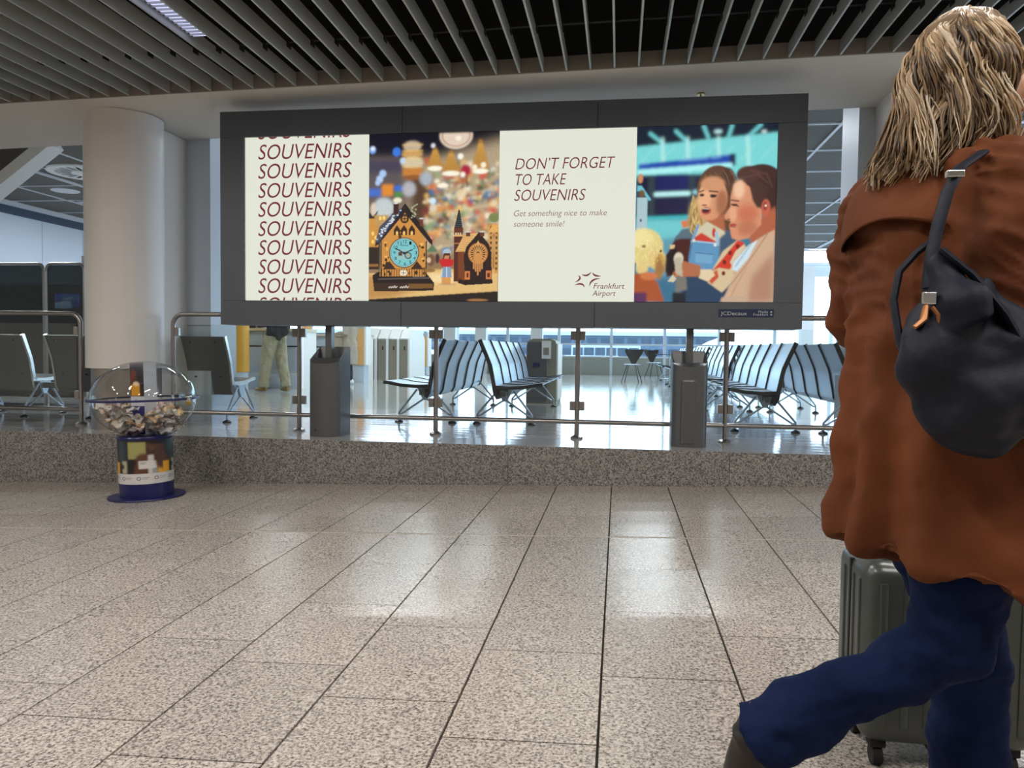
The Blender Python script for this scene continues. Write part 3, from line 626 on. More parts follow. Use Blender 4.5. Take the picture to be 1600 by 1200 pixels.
    for x in (124, 136, 404): p.line([(x, 740), (x, 945)], 7, (34, 26, 28), 0.8)
    p.pol([(278, 512), (296, 545), (118, 756), (98, 768), (104, 740)], (34, 30, 40), 1.2); p.pol([(278, 512), (262, 552), (420, 745), (442, 770), (440, 735)], (38, 28, 30), 1.2)
    p.pol([(100, 740), (128, 650), (205, 570), (240, 548), (262, 540), (120, 745)], (70, 74, 92), 1.5)
    for _ in range(45): t_ = Q.random(); p.ell(255-140*t_+Q.uniform(-16, 6), 555+170*t_+Q.uniform(-14, 6), 6, 4, Q.choice([(196, 206, 220), (230, 232, 238), (80, 84, 104)]), 0.8)
    p.rec(208, 515, 240, 575, (66, 30, 36), 1.5); p.ell(222, 512, 12, 5, (220, 220, 225), 1); p.rec(365, 606, 385, 650, (110, 60, 40), 1.5); p.ell(375, 604, 14, 5, (200, 200, 200), 1)
    for i in range(14): p.ell(322+Q.uniform(-10, 26), 520+i*6, 5, 4, (176, 182, 150), 1)
    p.ell(273, 805, 88, 90, (40, 40, 44), 0.8); p.ell(273, 805, 82, 84, (118, 196, 200), 0.8); p.ring(273, 805, 81, 83, 3, (190, 225, 225), .6)
    p.rec(232, 785, 300, 845, (150, 190, 190), 1); p.ring(297, 822, 17, 17, 6, (60, 44, 36), 0.8); p.ell(297, 822, 8, 8, (190, 150, 110), .8); p.rec(240, 800, 262, 822, (80, 60, 50), 1.5); p.line([(250, 760), (296, 762)], 5, (90, 120, 124), 1)
    p.line([(273, 808), (240, 788), (222, 782)], 7, (20, 20, 24), 0.6); p.line([(273, 808), (300, 796), (322, 788)], 6, (20, 20, 24), 0.6); p.ell(273, 808, 8, 8, (20, 20, 24), .5)
    for k in range(60): a = 2*pi*k/60; p.line([(273+75*sin(a), 805-77*cos(a)), (273+79*sin(a), 805-81*cos(a))], 2, (24, 40, 46), 0.3)
    for q0 in ((182, 6), (250, 7)):
        p.line([(q0[0]+i*4, 1010+q0[1]*sin(i*1.9)*(1.5 if i in (0, 9) else 0.8)) for i in range(14)], 4, (224, 214, 200), 0.7)
    # doll
    p.ell(525, 803, 24, 20, (170, 190, 205), 1.5); p.ell(525, 832, 15, 22, (196, 130, 96), 1); p.pol([(508, 810), (542, 810), (548, 842), (538, 850), (540, 822), (512, 822), (510, 850), (502, 842)], (90, 44, 26), 1)
    p.pol([(480, 845), (510, 842), (540, 842), (566, 850), (562, 878), (548, 892), (500, 892), (484, 870)], (200, 40, 40), 1.5); p.pol([(505, 890), (548, 890), (554, 952), (490, 955)], (130, 158, 186), 1.5); p.line([(498, 900), (496, 952)], 3, (220, 230, 240), .6); p.line([(525, 892), (525, 955)], 5, (215, 225, 235), .8); p.rec(496, 952, 548, 990, (216, 150, 84), 1.5); p.ell(528, 993, 50, 6, (150, 110, 70), 3, .5)
    p.ell(432, 850, 24, 36, (120, 84, 60), 3); p.pol([(405, 800), (440, 755), (470, 800)], (90, 120, 90), 3); p.ell(420, 850, 12, 16, (220, 190, 160), 2); p.ell(470, 840, 12, 30, (70, 44, 50), 3); p.ell(425, 910, 34, 12, (150, 110, 60), 2)
    # chapel
    p.pol([(565, 690), (616, 690), (616, 975), (565, 975)], (84, 42, 30), 1.2); p.rec(563, 700, 618, 712, (220, 170, 110), 1); p.rec(563, 748, 618, 756, (160, 110, 70), 1)
    for x in (577, 590, 603): p.ell(x, 694, 4, 10, (235, 205, 160), .8)
    p.pol([(592, 550), (598, 560), (615, 662), (568, 662)], (28, 34, 36), 1); [p.line([(592-3.1*i, 575+11*i), (592+3.1*i, 575+11*i)], 3, (80, 94, 94), .8) for i in range(8)]; p.rec(566, 660, 618, 690, (96, 48, 34), 1)
    p.pol([(575, 800), (625, 700), (712, 690), (640, 800), (622, 800)], (226, 176, 110), 1.2); [p.line([(580+6*i, 790-12*i), (630+7*i, 800-13*i)], 2, (170, 110, 60), .7) for i in range(8)]
    p.pol([(590, 800), (626, 800), (630, 995), (590, 985)], (120, 64, 36), 1); p.pol([(624, 820), (640, 770), (690, 712), (712, 684), (732, 712), (770, 760), (782, 810), (788, 975), (630, 985)], (44, 26, 26), 1.2); p.pol([(596, 960), (640, 975), (790, 962), (792, 988), (632, 998), (592, 984)], (40, 28, 26), 1)
    p.ell(706, 812, 57, 62, (190, 124, 66), 1.2); p.ell(706, 812, 42, 46, (52, 30, 26), 1.0)
    for k in range(20): a = 2*pi*k/20; p.line([(706+14*cos(a), 812+14*sin(a)), (706+50*cos(a), 812+55*sin(a))], 5, (222, 160, 92), .9)
    p.ell(706, 834, 27, 26, (206, 142, 78), 1.2); p.pol([(706, 734), (718, 762), (694, 762)], (214, 160, 96), 1)
    for i, dy in ((-2, 30), (-1, 44), (0, 66), (1, 44), (2, 30)): p.line([(706+12*i, 860), (706+12*i, 870+dy)], 9, (206, 140, 78), 1)
    p.rec(630, 915, 662, 965, (206, 120, 66), 1); p.rec(752, 912, 784, 962, (206, 120, 66), 1); p.rec(640, 925, 652, 950, (80, 40, 26), 1); p.rec(762, 925, 774, 950, (80, 40, 26), 1)
    for x in (648, 730): p.rec(x-13, 678, x+13, 712, (96, 58, 44), 1); p.ell(x, 684, 18, 5, (214, 204, 190), .8)
    p.grain(0.06); return p
def family_picture():                       # a child in dungarees and a woman looking at a plush toy in an airport hall
    p = Paint(68, 84, 842, 1036, 0.36)
    p.grad((30, 120, 140), (70, 120, 140))
    p.rec(60, 80, 850, 360, (120, 214, 214), 10); p.pol([(60, 70), (850, 70), (850, 128), (60, 190)], (22, 34, 52), 4)
    for x, y, a in ((160, 120, 60), (300, 110, 50), (445, 88, 20), (590, 88, -14), (735, 88, -50)): p.line([(x-a*0.3, y), (x+a, y+60)], 20, (110, 200, 205), 3)
    for x in (210, 350, 520, 680): p.line([(x, 150), (x+10, 330)], 16, (185, 240, 236), 6)
    for k in range(7): p.line([(90+110*k, 280), (170+110*k, 190)], 5, (170, 230, 228), 3, .7)
    p.ell(518, 118, 22, 10, (190, 235, 235), 4); p.ell(768, 124, 14, 8, (210, 240, 240), 3)
    p.pol([(80, 285), (612, 240), (612, 300), (80, 318)], (16, 66, 170), 4); p.pol([(585, 240), (618, 240), (618, 300), (585, 300)], (10, 30, 70), 3)
    for x in (110, 335, 385, 440, 510): p.line([(x-24, 282-(x-110)*0.06), (x+24, 279-(x-110)*0.06)], 9, (130, 190, 235), 4, .7)
    p.pol([(76, 314), (600, 285), (600, 312), (76, 348)], (170, 244, 244), 3)
    p.rec(76, 345, 520, 585, (12, 20, 56), 5); p.rec(180, 345, 360, 430, (8, 22, 92), 4); p.rec(186, 470, 360, 560, (16, 10, 62), 4); p.rec(136, 360, 172, 600, (44, 60, 70), 4); p.rec(362, 350, 398, 600, (40, 56, 70), 4)
    p.line([(180, 450), (362, 446)], 24, (190, 245, 245), 3); p.line([(395, 440), (520, 440)], 20, (150, 225, 230), 4)
    p.rec(76, 585, 420, 800, (110, 200, 205), 8); p.line([(80, 580), (400, 572)], 16, (60, 190, 196), 3); p.pol([(150, 700), (330, 680), (260, 1040), (90, 1040)], (92, 150, 170), 12); p.rec(190, 900, 420, 1040, (60, 110, 140), 12)
    p.soften(6)
    # machine arm at the left edge
    p.rec(76, 466, 134, 650, (168, 196, 204), 2); p.pol([(76, 400), (100, 402), (156, 480), (140, 484), (104, 432), (76, 432)], (110, 190, 206), 2); p.ell(92, 362, 14, 26, (206, 140, 96), 3); p.ell(100, 445, 18, 20, (110, 84, 56), 3); p.ell(98, 590, 5, 8, (40, 60, 70), 1)
    # adult arm behind the child, pack strap
    p.pol([(300, 680), (380, 640), (410, 860), (250, 900), (236, 800)], (70, 24, 20), 4); p.pol([(285, 700), (330, 640), (400, 630), (410, 690), (330, 690)], (84, 108, 120), 4); p.pol([(322, 598), (396, 584), (400, 620), (335, 635)], (214, 120, 80), 3); p.rec(265, 725, 292, 748, (220, 190, 130), 2); p.pol([(236, 790), (300, 730), (300, 900), (244, 870)], (30, 16, 20), 4)
    # child
    p.ell(520, 430, 112, 132, (92, 62, 44), 3); p.ell(575, 470, 60, 160, (74, 48, 34), 5); p.ell(420, 560, 52, 90, (196, 160, 96), 8); p.ell(395, 600, 34, 50, (170, 140, 80), 8); p.ell(590, 590, 36, 70, (96, 64, 40), 6)
    for k in range(26): q = random.Random(k); x = 375+q.random()*60; y = 440+q.random()*190; p.line([(x, y), (x+q.uniform(-16, 16), y+26), (x+q.uniform(-14, 14), y+50)], 6, q.choice([(226, 196, 130), (120, 84, 50), (200, 164, 100)]), 1.5, .8)
    for k in range(20): q = random.Random(k+50); x = 440+q.random()*160; y = 320+q.random()*60; p.line([(x, y), (x+20, y+26), (x+40, y+80)], 4, q.choice([(150, 104, 74), (60, 40, 30), (120, 80, 56)]), 1.2, .7)
    p.pol([(478, 570), (560, 560), (570, 660), (450, 660)], (176, 100, 66), 4)
    p.ell(500, 470, 78, 104, (214, 150, 110), 3, rot=-0.1); p.ell(478, 560, 54, 34, (214, 146, 108), 4); p.ell(450, 480, 36, 70, (236, 178, 136), 7, .8); p.ell(548, 500, 34, 70, (150, 88, 60), 10, .8); p.ell(495, 398, 66, 40, (206, 146, 106), 6)
    p.line([(424, 440), (446, 432)], 7, (92, 56, 36), 1.5); p.line([(478, 436), (524, 440)], 8, (92, 56, 36), 1.5); p.ell(437, 457, 13, 8, (52, 36, 34), 1.5); p.ell(499, 463, 17, 9, (48, 34, 32), 1.5); p.line([(484, 456), (518, 460)], 4, (40, 26, 24), 1); p.ell(452, 498, 16, 14, (236, 176, 138), 3); p.ell(452, 512, 16, 5, (150, 80, 56), 2)
    p.ell(462, 542, 27, 20, (176, 72, 66), 2); p.ell(460, 540, 19, 12, (66, 14, 18), 1.5); p.line([(446, 530), (476, 532)], 4, (232, 214, 200), 1)
    p.pol([(400, 650), (470, 600), (560, 650), (600, 700), (600, 900), (380, 900)], (206, 196, 168), 3)
    p.pol([(392, 690), (440, 660), (540, 720), (530, 760), (392, 760)], (198, 56, 38), 3); p.ell(508, 660, 10, 26, (196, 50, 34), 2)
    p.pol([(384, 700), (470, 712), (540, 716), (548, 850), (500, 900), (370, 890), (370, 800)], (92, 146, 186), 3); p.pol([(408, 768), (505, 778), (500, 830), (406, 820)], (112, 164, 200), 2); p.line([(384, 704), (540, 720)], 6, (170, 206, 226), 1.5); p.line([(408, 768), (505, 778)], 4, (60, 100, 140), 1); p.line([(388, 720), (374, 800)], 5, (60, 100, 140), 1.5)
    p.pol([(355, 880), (600, 870), (600, 1040), (330, 1040)], (40, 66, 92), 5); p.line([(420, 620), (388, 710)], 14, (110, 160, 196), 1.5); p.line([(520, 662), (534, 725)], 16, (150, 190, 214), 1.5); p.ell(398, 702, 8, 8, (226, 214, 190), 1); p.ell(516, 726, 9, 9, (214, 224, 226), 1)
    p.pol([(540, 690), (600, 640), (640, 700), (640, 900), (540, 900)], (60, 84, 110), 5)
    # child's sleeve and arm
    p.pol([(510, 850), (560, 760), (640, 700), (690, 740), (640, 900), (560, 985), (480, 930)], (212, 190, 150), 3); p.pol([(500, 870), (560, 800), (640, 700), (680, 720), (600, 860), (540, 850)], (206, 60, 40), 3); p.pol([(630, 760), (680, 720), (620, 850), (600, 820)], (214, 200, 170), 2)
    for x, y in ((570, 820), (600, 770), (640, 735), (566, 880)): p.ell(x, y, 10, 12, (120, 20, 18), 1.5)
    p.pol([(476, 900), (530, 860), (540, 900), (500, 940)], (196, 80, 50), 3); p.pol([(430, 858), (500, 860), (520, 890), (480, 925), (430, 905)], (226, 204, 166), 2.5)
    p.pol([(310, 850), (340, 812), (440, 838), (436, 896), (330, 900), (290, 895)], (176, 106, 72), 3); p.line([(290, 880), (320, 852)], 14, (164, 92, 62), 2); p.line([(300, 895), (345, 872)], 10, (190, 120, 82), 2)
    p.ell(315, 800, 26, 34, (214, 206, 184), 3); p.pol([(290, 800), (330, 790), (340, 900), (300, 880)], (188, 176, 150), 3); p.pol([(300, 900), (360, 900), (366, 970), (330, 975), (320, 1010), (300, 1030)], (120, 116, 108), 4); p.pol([(255, 925), (285, 885), (305, 910), (290, 928)], (206, 196, 170), 2)
    p.rec(285, 985, 360, 1040, (30, 34, 44), 5)
    # plush toy and hand at the left
    p.ell(130, 740, 96, 104, (226, 206, 132), 5); p.ell(105, 690, 60, 56, (240, 224, 156), 8); p.ell(110, 850, 34, 40, (226, 200, 130), 5); p.ell(190, 800, 52, 56, (226, 198, 126), 5); p.ell(210, 830, 30, 60, (196, 150, 80), 6); p.pol([(200, 780), (240, 860), (210, 920), (180, 890)], (160, 116, 66), 5)
    q = random.Random(9)
    for _ in range(90): a = q.uniform(0, 6.28); r = q.uniform(20, 100); x, y = 130+r*cos(a), 745+r*sin(a)*1.05; p.line([(x, y), (x+q.uniform(-8, 8), y+10)], 4, q.choice([(250, 238, 180), (206, 180, 104), (236, 216, 146)]), 1.5, .6)
    p.ell(118, 732, 12, 8, (150, 110, 66), 2); p.ell(214, 758, 6, 7, (40, 26, 20), 1.2)
    p.pol([(68, 880), (150, 880), (200, 930), (240, 1036), (68, 1036)], (170, 84, 46), 5); p.ell(150, 895, 50, 22, (206, 118, 72), 5); p.rec(68, 985, 140, 1040, (90, 50, 90), 6)
    # woman
    p.ell(760, 420, 130, 124, (66, 40, 36), 3); p.ell(690, 350, 66, 46, (78, 48, 42), 4); p.ell(800, 470, 70, 100, (60, 36, 32), 5)
    p.pol([(690, 640), (840, 520), (850, 680), (720, 740)], (176, 96, 66), 6)
    p.pol([(652, 380), (700, 420), (730, 500), (770, 540), (764, 620), (700, 690), (640, 704), (606, 690), (600, 655), (590, 625), (600, 600), (566, 588), (562, 570), (596, 520), (594, 470), (612, 400)], (214, 146, 110), 3)
    p.ell(640, 430, 30, 50, (244, 196, 160), 8, .9); p.ell(690, 560, 60, 50, (196, 100, 72), 16, .8); p.ell(690, 640, 60, 40, (176, 98, 70), 14, .7); p.ell(610, 560, 20, 40, (232, 168, 130), 5, .8); p.ell(622, 660, 20, 20, (216, 142, 108), 5)
    p.line([(600, 486), (640, 492)], 7, (90, 50, 36), 1.5); p.ell(618, 512, 17, 6, (60, 36, 34), 1.5); p.line([(600, 508), (640, 520)], 5, (50, 30, 28), 1); p.ell(612, 620, 20, 8, (170, 62, 56), 2); p.line([(594, 628), (626, 632)], 3, (110, 30, 30), 1); p.ell(588, 590, 8, 4, (130, 60, 44), 1.5)
    p.pol([(700, 420), (740, 380), (800, 420), (780, 520), (742, 530), (716, 490)], (72, 44, 38), 4); p.ell(788, 530, 24, 46, (196, 96, 74), 3); p.ell(784, 520, 10, 24, (140, 56, 46), 3); p.line([(700, 330), (790, 350), (820, 420)], 6, (110, 74, 64), 3, .7); p.line([(650, 370), (740, 350), (800, 400)], 4, (120, 84, 72), 2, .6); p.ell(787, 518, 6, 6, (244, 226, 200), 1)
    p.pol([(840, 645), (760, 690), (690, 740), (620, 810), (620, 900), (560, 1036), (842, 1036)], (206, 170, 140), 4); p.pol([(700, 730), (750, 700), (700, 800), (640, 870), (612, 860), (620, 820)], (206, 226, 234), 3); p.pol([(700, 730), (720, 720), (640, 840), (620, 850)], (170, 196, 214), 2)
    p.pol([(720, 900), (842, 760), (842, 1036), (700, 1036)], (176, 130, 108), 16); p.line([(800, 670), (700, 820), (610, 940)], 5, (150, 104, 80), 2.5, .8); p.line([(690, 850), (640, 940), (600, 1030)], 4, (160, 110, 86), 3, .7); p.pol([(550, 1036), (560, 1010), (700, 1000), (700, 1036)], (196, 166, 140), 4)
    p.soften(1.6); p.grain(0.04); return p

BY = 6.40
BX0, BX1, BZ0, BZ1 = -3.487, 1.440, 0.974, 2.822
sx0, sx1, sz0, sz1 = -3.270, 1.217, 1.188, 2.600
bb = empty('billboard', (0, 0, 0), label='wide grey billboard with a backlit souvenir poster, standing on two posts at the step', cat='billboard')
seam_x = [at(629, 190, BY).x, at(934, 190, BY).x]
b = MB(); b.box((BX0+0.01, BY+0.03, BZ0+0.01), (BX1-0.01, BY+0.34, BZ1-0.01)); b.build('housing', M['frame'], bb)
cx_ = [BX0]+seam_x+[BX1]
for a, c in zip(cx_[:-1], cx_[1:]):
    MB().box((a+0.002, BY-0.01, sz1), (c-0.002, BY+0.345, BZ1)).build('top_panel', M['frame'], bb)
    MB().box((a+0.002, BY-0.01, BZ0), (c-0.002, BY+0.345, sz0-0.006)).build('bottom_panel', M['frame'], bb)
MB().box((BX0+0.002, BY-0.01, sz0-0.004), (sx0, BY+0.345, sz1-0.002)).build('side_panel', M['frame'], bb)
MB().box((sx1, BY-0.01, sz0-0.004), (BX1-0.002, BY+0.345, sz1-0.002)).build('side_panel', M['frame'], bb)
YP = BY+0.012
sec = [sx0, at(576.5, 340, YP).x, at(779.5, 340, YP).x, at(993, 340, YP).x, sx1]
for k in (0, 2):
    o = MB().box((sec[k]+(0.008 if k == 0 else 0), YP, sz0), (sec[k+1], YP+0.01, sz1)).build('poster_panel', M['paper'], bb); o['label'] = 'cream backlit poster section, %s' % ('left' if k == 0 else 'right middle')
MB().box((sx0+0.001, YP-0.004, sz0), (sx0+0.007, YP+0.012, sz1)).build('edge_strip', M['tbar'], bb)
for k, f in ((1, shop_picture), (3, family_picture)):
    x0, x1 = sec[k], sec[k+1]; pic = f()
    me = pic.mesh('poster_photo', lambda U, V: (x0+(x1-x0)*U, 0*U+YP-0.0005, sz1+(sz0-sz1)*V), M['photo']); o = link('poster_photo', me, bb)
    o['label'] = 'backlit picture of a wooden clock house in a souvenir shop' if k == 1 else 'backlit picture of a child and a woman with a plush toy'
def word(s, xl, yb, hgt_px, xr, m, shear=0.22, thin=-0.002, clip=None, name='lettering', Yw=YP-0.003, parent=bb):
    a = at(xl, yb, Yw); b2 = at(xr, yb, Yw); h = (a.z-at(xl, yb+hgt_px, Yw).z)
    cl = [((c[0][0]-a.x, 0, c[0][1]-a.z), c[1]) for c in clip] if clip else None
    me = text_mesh(s, h, b2.x-a.x, shear, thin, clip=cl); me.materials.append(M[m]); o = link(name, me, parent); o.location = a; return o
# word column: baselines every 29.9 px at the left panel
top_y = [249, 279, 309, 338.5, 368.5, 398, 428, 457.5]
for i, y in enumerate(top_y): word('SOUVENIRS', 403.5, y+0.4, 24.5, 549.5, 'ink')
word('SOUVENIRS', 403.5, 217.8, 24.5, 549.5, 'ink', clip=[((0, sz1-0.001), (0, 0, 1))])
word('SOUVENIRS', 403.5, 487.5, 24.5, 549.5, 'ink', clip=[((0, sz0+0.001), (0, 0, -1))])
word("DON\u2019T FORGET", 805, 265, 18.5, 961, 'ink', thin=-0.006)
word('TO TAKE', 805.5, 289.5, 18.5, 885, 'ink', thin=-0.006)
word('SOUVENIRS', 803.5, 314, 18.5, 915, 'ink', thin=-0.006)
word('Get something nice to make', 803, 338, 9.6, 948, 'ink2', thin=-0.006)
word('someone smile!', 802.5, 354.5, 9.6, 882, 'ink2', thin=-0.006)
word('Frankfurt', 927, 451, 8.8, 976, 'ink', thin=0.0)
word('Airport', 925.5, 462.2, 8.8, 962, 'ink', thin=0.0)
for n_ in range(1, 13):                     # numerals of the printed clock
    a_ = 2*pi*n_/12; cx_n, cy_n = 273+63*sin(a_), 805-65*cos(a_); w_n = 13 if n_ < 10 else 21
    word(str(n_), 560+(cx_n-w_n/2)/3.75, 180+(cy_n+10)/3.75, 5.2, 560+(cx_n+w_n/2)/3.75, 'seam', 0.0, 0.0, Yw=YP-0.002)
# airport emblem: six curved strokes round a star shaped gap
em = MB()
def stroke(pts, w0):
    q = [at(770+x/3.75, 180+y/3.75, YP-0.003) for x, y in pts]
    Q = []
    for i in range(13):
        t = i/12; a = q[0]*(1-t)**2+q[1]*2*t*(1-t)+q[2]*t*t; Q.append(a)
    for i in range(12):
        d = (Q[i+1]-Q[i]).normalized(); n = Vector((-d.z, 0, d.x)); wa = w0*sin(pi*(i+0.3)/12.6)+0.0006; wb = w0*sin(pi*min(i+1.3, 12.5)/12.6)+0.0006
        em.add([Q[i]-n*wa, Q[i+1]-n*wb, Q[i+1]+n*wb, Q[i]+n*wa], [(0, 1, 2, 3)])
for pts in (((521, 932), (552, 952), (577, 918)), ((584, 922), (592, 946), (634, 942)), ((628, 957), (572, 958), (566, 1002)), ((479, 996), (530, 975), (537, 1010)), ((500, 940), (530, 955), (482, 979))): stroke(pts, 0.007)
em.build('emblem', M['ink'], bb)
# name plate under the screen
pa, pb = at(1123, 495, BY-0.012), at(1209, 483.5, BY-0.012)
MB().box((pa.x, BY-0.016, pa.z), (pb.x, BY-0.0105, pb.z)).build('name_plate', M['navyplate'], bb)
word('JCDecaux', 1126, 492.3, 6.0, 1167, 'whiteink', 0, 0.0, Yw=BY-0.0175)
word('Media', 1185, 489.0, 4.0, 1200, 'whiteink', 0, 0.0, Yw=BY-0.0175); word('Frankfurt', 1177, 493.3, 4.0, 1200, 'whiteink', 0, 0.0, Yw=BY-0.0175)
dt = MB()
for x, y in ((1205, 487.5), (1205, 491.8)): c = at(x, y, BY-0.0175); dt.box((c.x-0.006, c.y-0.0005, c.z-0.006), (c.x+0.006, c.y, c.z+0.006))
dt.build('emblem', M['whiteink'], bb)
# posts with cut tops carrying the billboard
def pedestal(x, round_front, label):
    t = empty('billboard_post', (x, 6.56, 0), label=label, cat='post', group='billboard posts')
    w_ = 0.142; n = 16
    foot = [(-w_, 0.15), (-w_, -0.08)]+[(-w_*cos(pi*i/n), -0.08-0.085*sin(pi*i/n)) for i in range(1, n)]+[(w_, -0.08), (w_, 0.15)]
    b = MB(); b.prism(foot, 'z', 0.0, 0.62); b.build('body', M['pedestal'], t, True)
    # collar cut in a slope towards the pole
    vs = []; m_ = len(foot)
    for (x_, y_) in foot: vs.append((x_, y_, 0.62))
    for (x_, y_) in foot:
        vs.append((x_, y_, (0.66+0.13*(y_+0.165)/0.315) if round_front else 0.64+0.15*(0.5+0.5*min(1, abs(x_)/w_))*((y_+0.165)/0.315)))
    inner = [(x_*0.86, y_*0.80+0.01) for x_, y_ in foot]; vs += [(x_, y_, 0.69) for x_, y_ in inner]; vs += [(x_*0.4, y_*0.4, 0.63) for x_, y_ in foot]
    fs = []
    for L in range(3):
        for i in range(m_): fs.append((L*m_+i, L*m_+(i+1) % m_, (L+1)*m_+(i+1) % m_, (L+1)*m_+i))
    fs.append(tuple(range(3*m_, 4*m_))); b = MB(); b.add(vs, fs); b.build('collar', M['pedestal'], t, True)
    MB().box((-0.028, -0.02, 0.6), (0.028, 0.06, 0.973)).build('pole', M['pedestal'], t)
    MB().lathe([(0.006, 0), (0.006, 0.004)], (0, 0), 10).build('screw', M['black'], t).matrix_local = Matrix.Translation((-0.06, -0.165, 0.06))@Matrix.Rotation(pi/2, 4, 'X')
pedestal(-2.552, False, 'left dark grey metal post carrying the billboard, with a cut sloping top')
pedestal(0.584, True, 'right dark grey metal post carrying the billboard, with a ribbed rounded front')
MB().box((-0.075+0.584, 6.56-0.172, 0.02), (0.045+0.584, 6.56-0.10, 0.56), 0.02).build('front_rib', M['pedestal'], bpy.data.objects['billboard_post.001']).location = (-0.584, -6.56, 0)

# ================================================================== RAILINGS
RY = 6.85
def rail_segment(x0, x1, posts, label, end0, end1, name='glass_railing'):
    t = empty(name, (0, 0, 0), label=label, cat='railing')
    R_ = 0.10; zt_ = 1.082; pts = []
    if end0: pts += [(x0, RY, 0.0)]+[(x0, RY, zt_-R_)]+[(x0+R_-R_*cos(a), RY, zt_-R_+R_*sin(a)) for a in np.linspace(0.2, pi/2, 7)]
    else: pts += [(x0, RY, zt_)]
    if end1: pts += [(x1-R_+R_*sin(a), RY, zt_-R_+R_*cos(a)) for a in np.linspace(0, pi/2-0.2, 7)]+[(x1, RY, zt_-R_), (x1, RY, 0.0)]
    else: pts += [(x1, RY, zt_)]
    MB().tube(pts, 0.022, 14).build('handrail', M['steel'], t, True)
    MB().tube([(x0, RY, 0.148), (x1, RY, 0.148)], 0.021, 14).build('bottom_rail', M['steel'], t, True)
    allp = list(posts)
    for x in posts:
        MB().tube([(x, RY, 0.0), (x, RY, zt_-0.01)], 0.022, 14).build('post', M['steel'], t, True)
    for x in allp+([x0] if end0 else [])+([x1] if end1 else []):
        MB().lathe([(0.055, 0), (0.055, 0.012), (0.026, 0.03)], (x, RY), 24).build('base_flange', M['steel'], t, True)
    xs_ = sorted(set(allp+([x0] if end0 else [x0])+[x1]))
    for a, c in zip(xs_[:-1], xs_[1:]):
        if c-a < 0.4: continue
        MB().box((a+0.045, RY-0.005, 0.215), (c-0.045, RY+0.005, 0.985)).build('glass_pane', M['glass'], t)
        for xx, s in ((a, 1), (c, -1)):
            for z in (0.29, 0.915):
                MB().box((min(xx+s*0.018, xx+s*0.065), RY-0.018, z-0.04), (max(xx+s*0.018, xx+s*0.065), RY+0.018, z+0.04), 0.004).build('clamp', M['steel'], t)
    return t
rail_segment(-4.22, 3.6, [-2.955, -1.647, -0.36, 0.921, 2.22], 'long steel and glass railing passing behind the billboard posts', True, False)
rail_segment(-8.9, -5.19, [-7.79, -6.49], 'steel and glass railing left of the round column, ending in a bent corner', False, True)

# ================================================================== BENCHES
seat_prof = [(0.0, 0.392), (0.14, 0.385), (0.30, 0.395), (0.42, 0.418), (0.49, 0.425)]
back_prof = [(0.03, 0.27), (-0.005, 0.33), (-0.02, 0.42), (-0.045, 0.55), (-0.06, 0.62), (-0.115, 0.75), (-0.170, 0.875)]
def leg_frame(t, y, m):
    b = MB(); b.prism([(-0.0, 0.375), (0.17, 0.375), (0.10, 0.24), (0.06, 0.24)], 'y', y-0.012, y+0.012); hub = b.build('leg_frame', m, t)
    for s, fx in ((-1, -0.215), (1, 0.365)):
        b = MB(); hx = 0.0 if s < 0 else 0.17; lx = 0.062 if s < 0 else 0.098
        b.tube([(hx, y, 0.35), (fx+s*0.0, y, 0.10), (fx, y, 0.08), (fx, y, 0.02)], 0.011, 8)
        b.tube([(lx, y, 0.25), (fx-s*0.035, y, 0.092), (fx, y, 0.085)], 0.010, 8); b.build('leg', m, hub, True)
        b = MB(); b.lathe([(0.045, 0.0), (0.043, 0.012), (0.012, 0.03)], (fx, y), 16); b.build('foot', M['blackp'], hub, True)
def make_bench(n, pitch, width, m, frames, label, rimm='blackp'):
    t = empty('airport_bench', (0, 0, 0), label=label, cat='bench')
    MB().box((0.05, 0.02, 0.30), (0.11, pitch*(n-1)+width-0.02, 0.36)).build('beam', M['benchdark'], t)
    for k in range(n):
        y0 = pitch*k+0.012; y1 = y0+width-0.024
        b = MB(); b.sheet(seat_prof, 0.014, 'y', y0, y1); 
        b.v = [(v[0], v[1], v[2]) for v in b.v]; b.build('seat', m, t, True)
        b = MB(); b.sheet(back_prof, -0.014, 'y', y0, y1); b.build('backrest', m, t, True)
        if rimm == 'screw':
            b = MB()
            for yy in (y0+0.1, y1-0.1):
                for z, xx in ((0.82, -0.145), (0.46, -0.03)): b.box((xx-0.024, yy-0.008, z-0.008), (xx-0.010, yy+0.008, z+0.008))
            b.build('screw', M['black'], t)
    def rim(y):
        b = MB(); b.sheet([(p[0], p[1]-0.012) for p in seat_prof], 0.034, 'y', y-0.011, y+0.011); b.sheet([(p[0]-0.014, p[1]) for p in back_prof], -0.040, 'y', y-0.011, y+0.011); b.build('rim', M[rimm if rimm != 'screw' else 'silver'], t)
    if abs(pitch-width) < 0.02:
        for k in range(n+1): rim(pitch*k)
    else:
        for k in range(n): rim(pitch*k); rim(pitch*k+width)
    for y in frames: leg_frame(t, y, m)
    return t
b5 = make_bench(5, 0.6, 0.6, M['bench'], (0.16, 2.84), '')
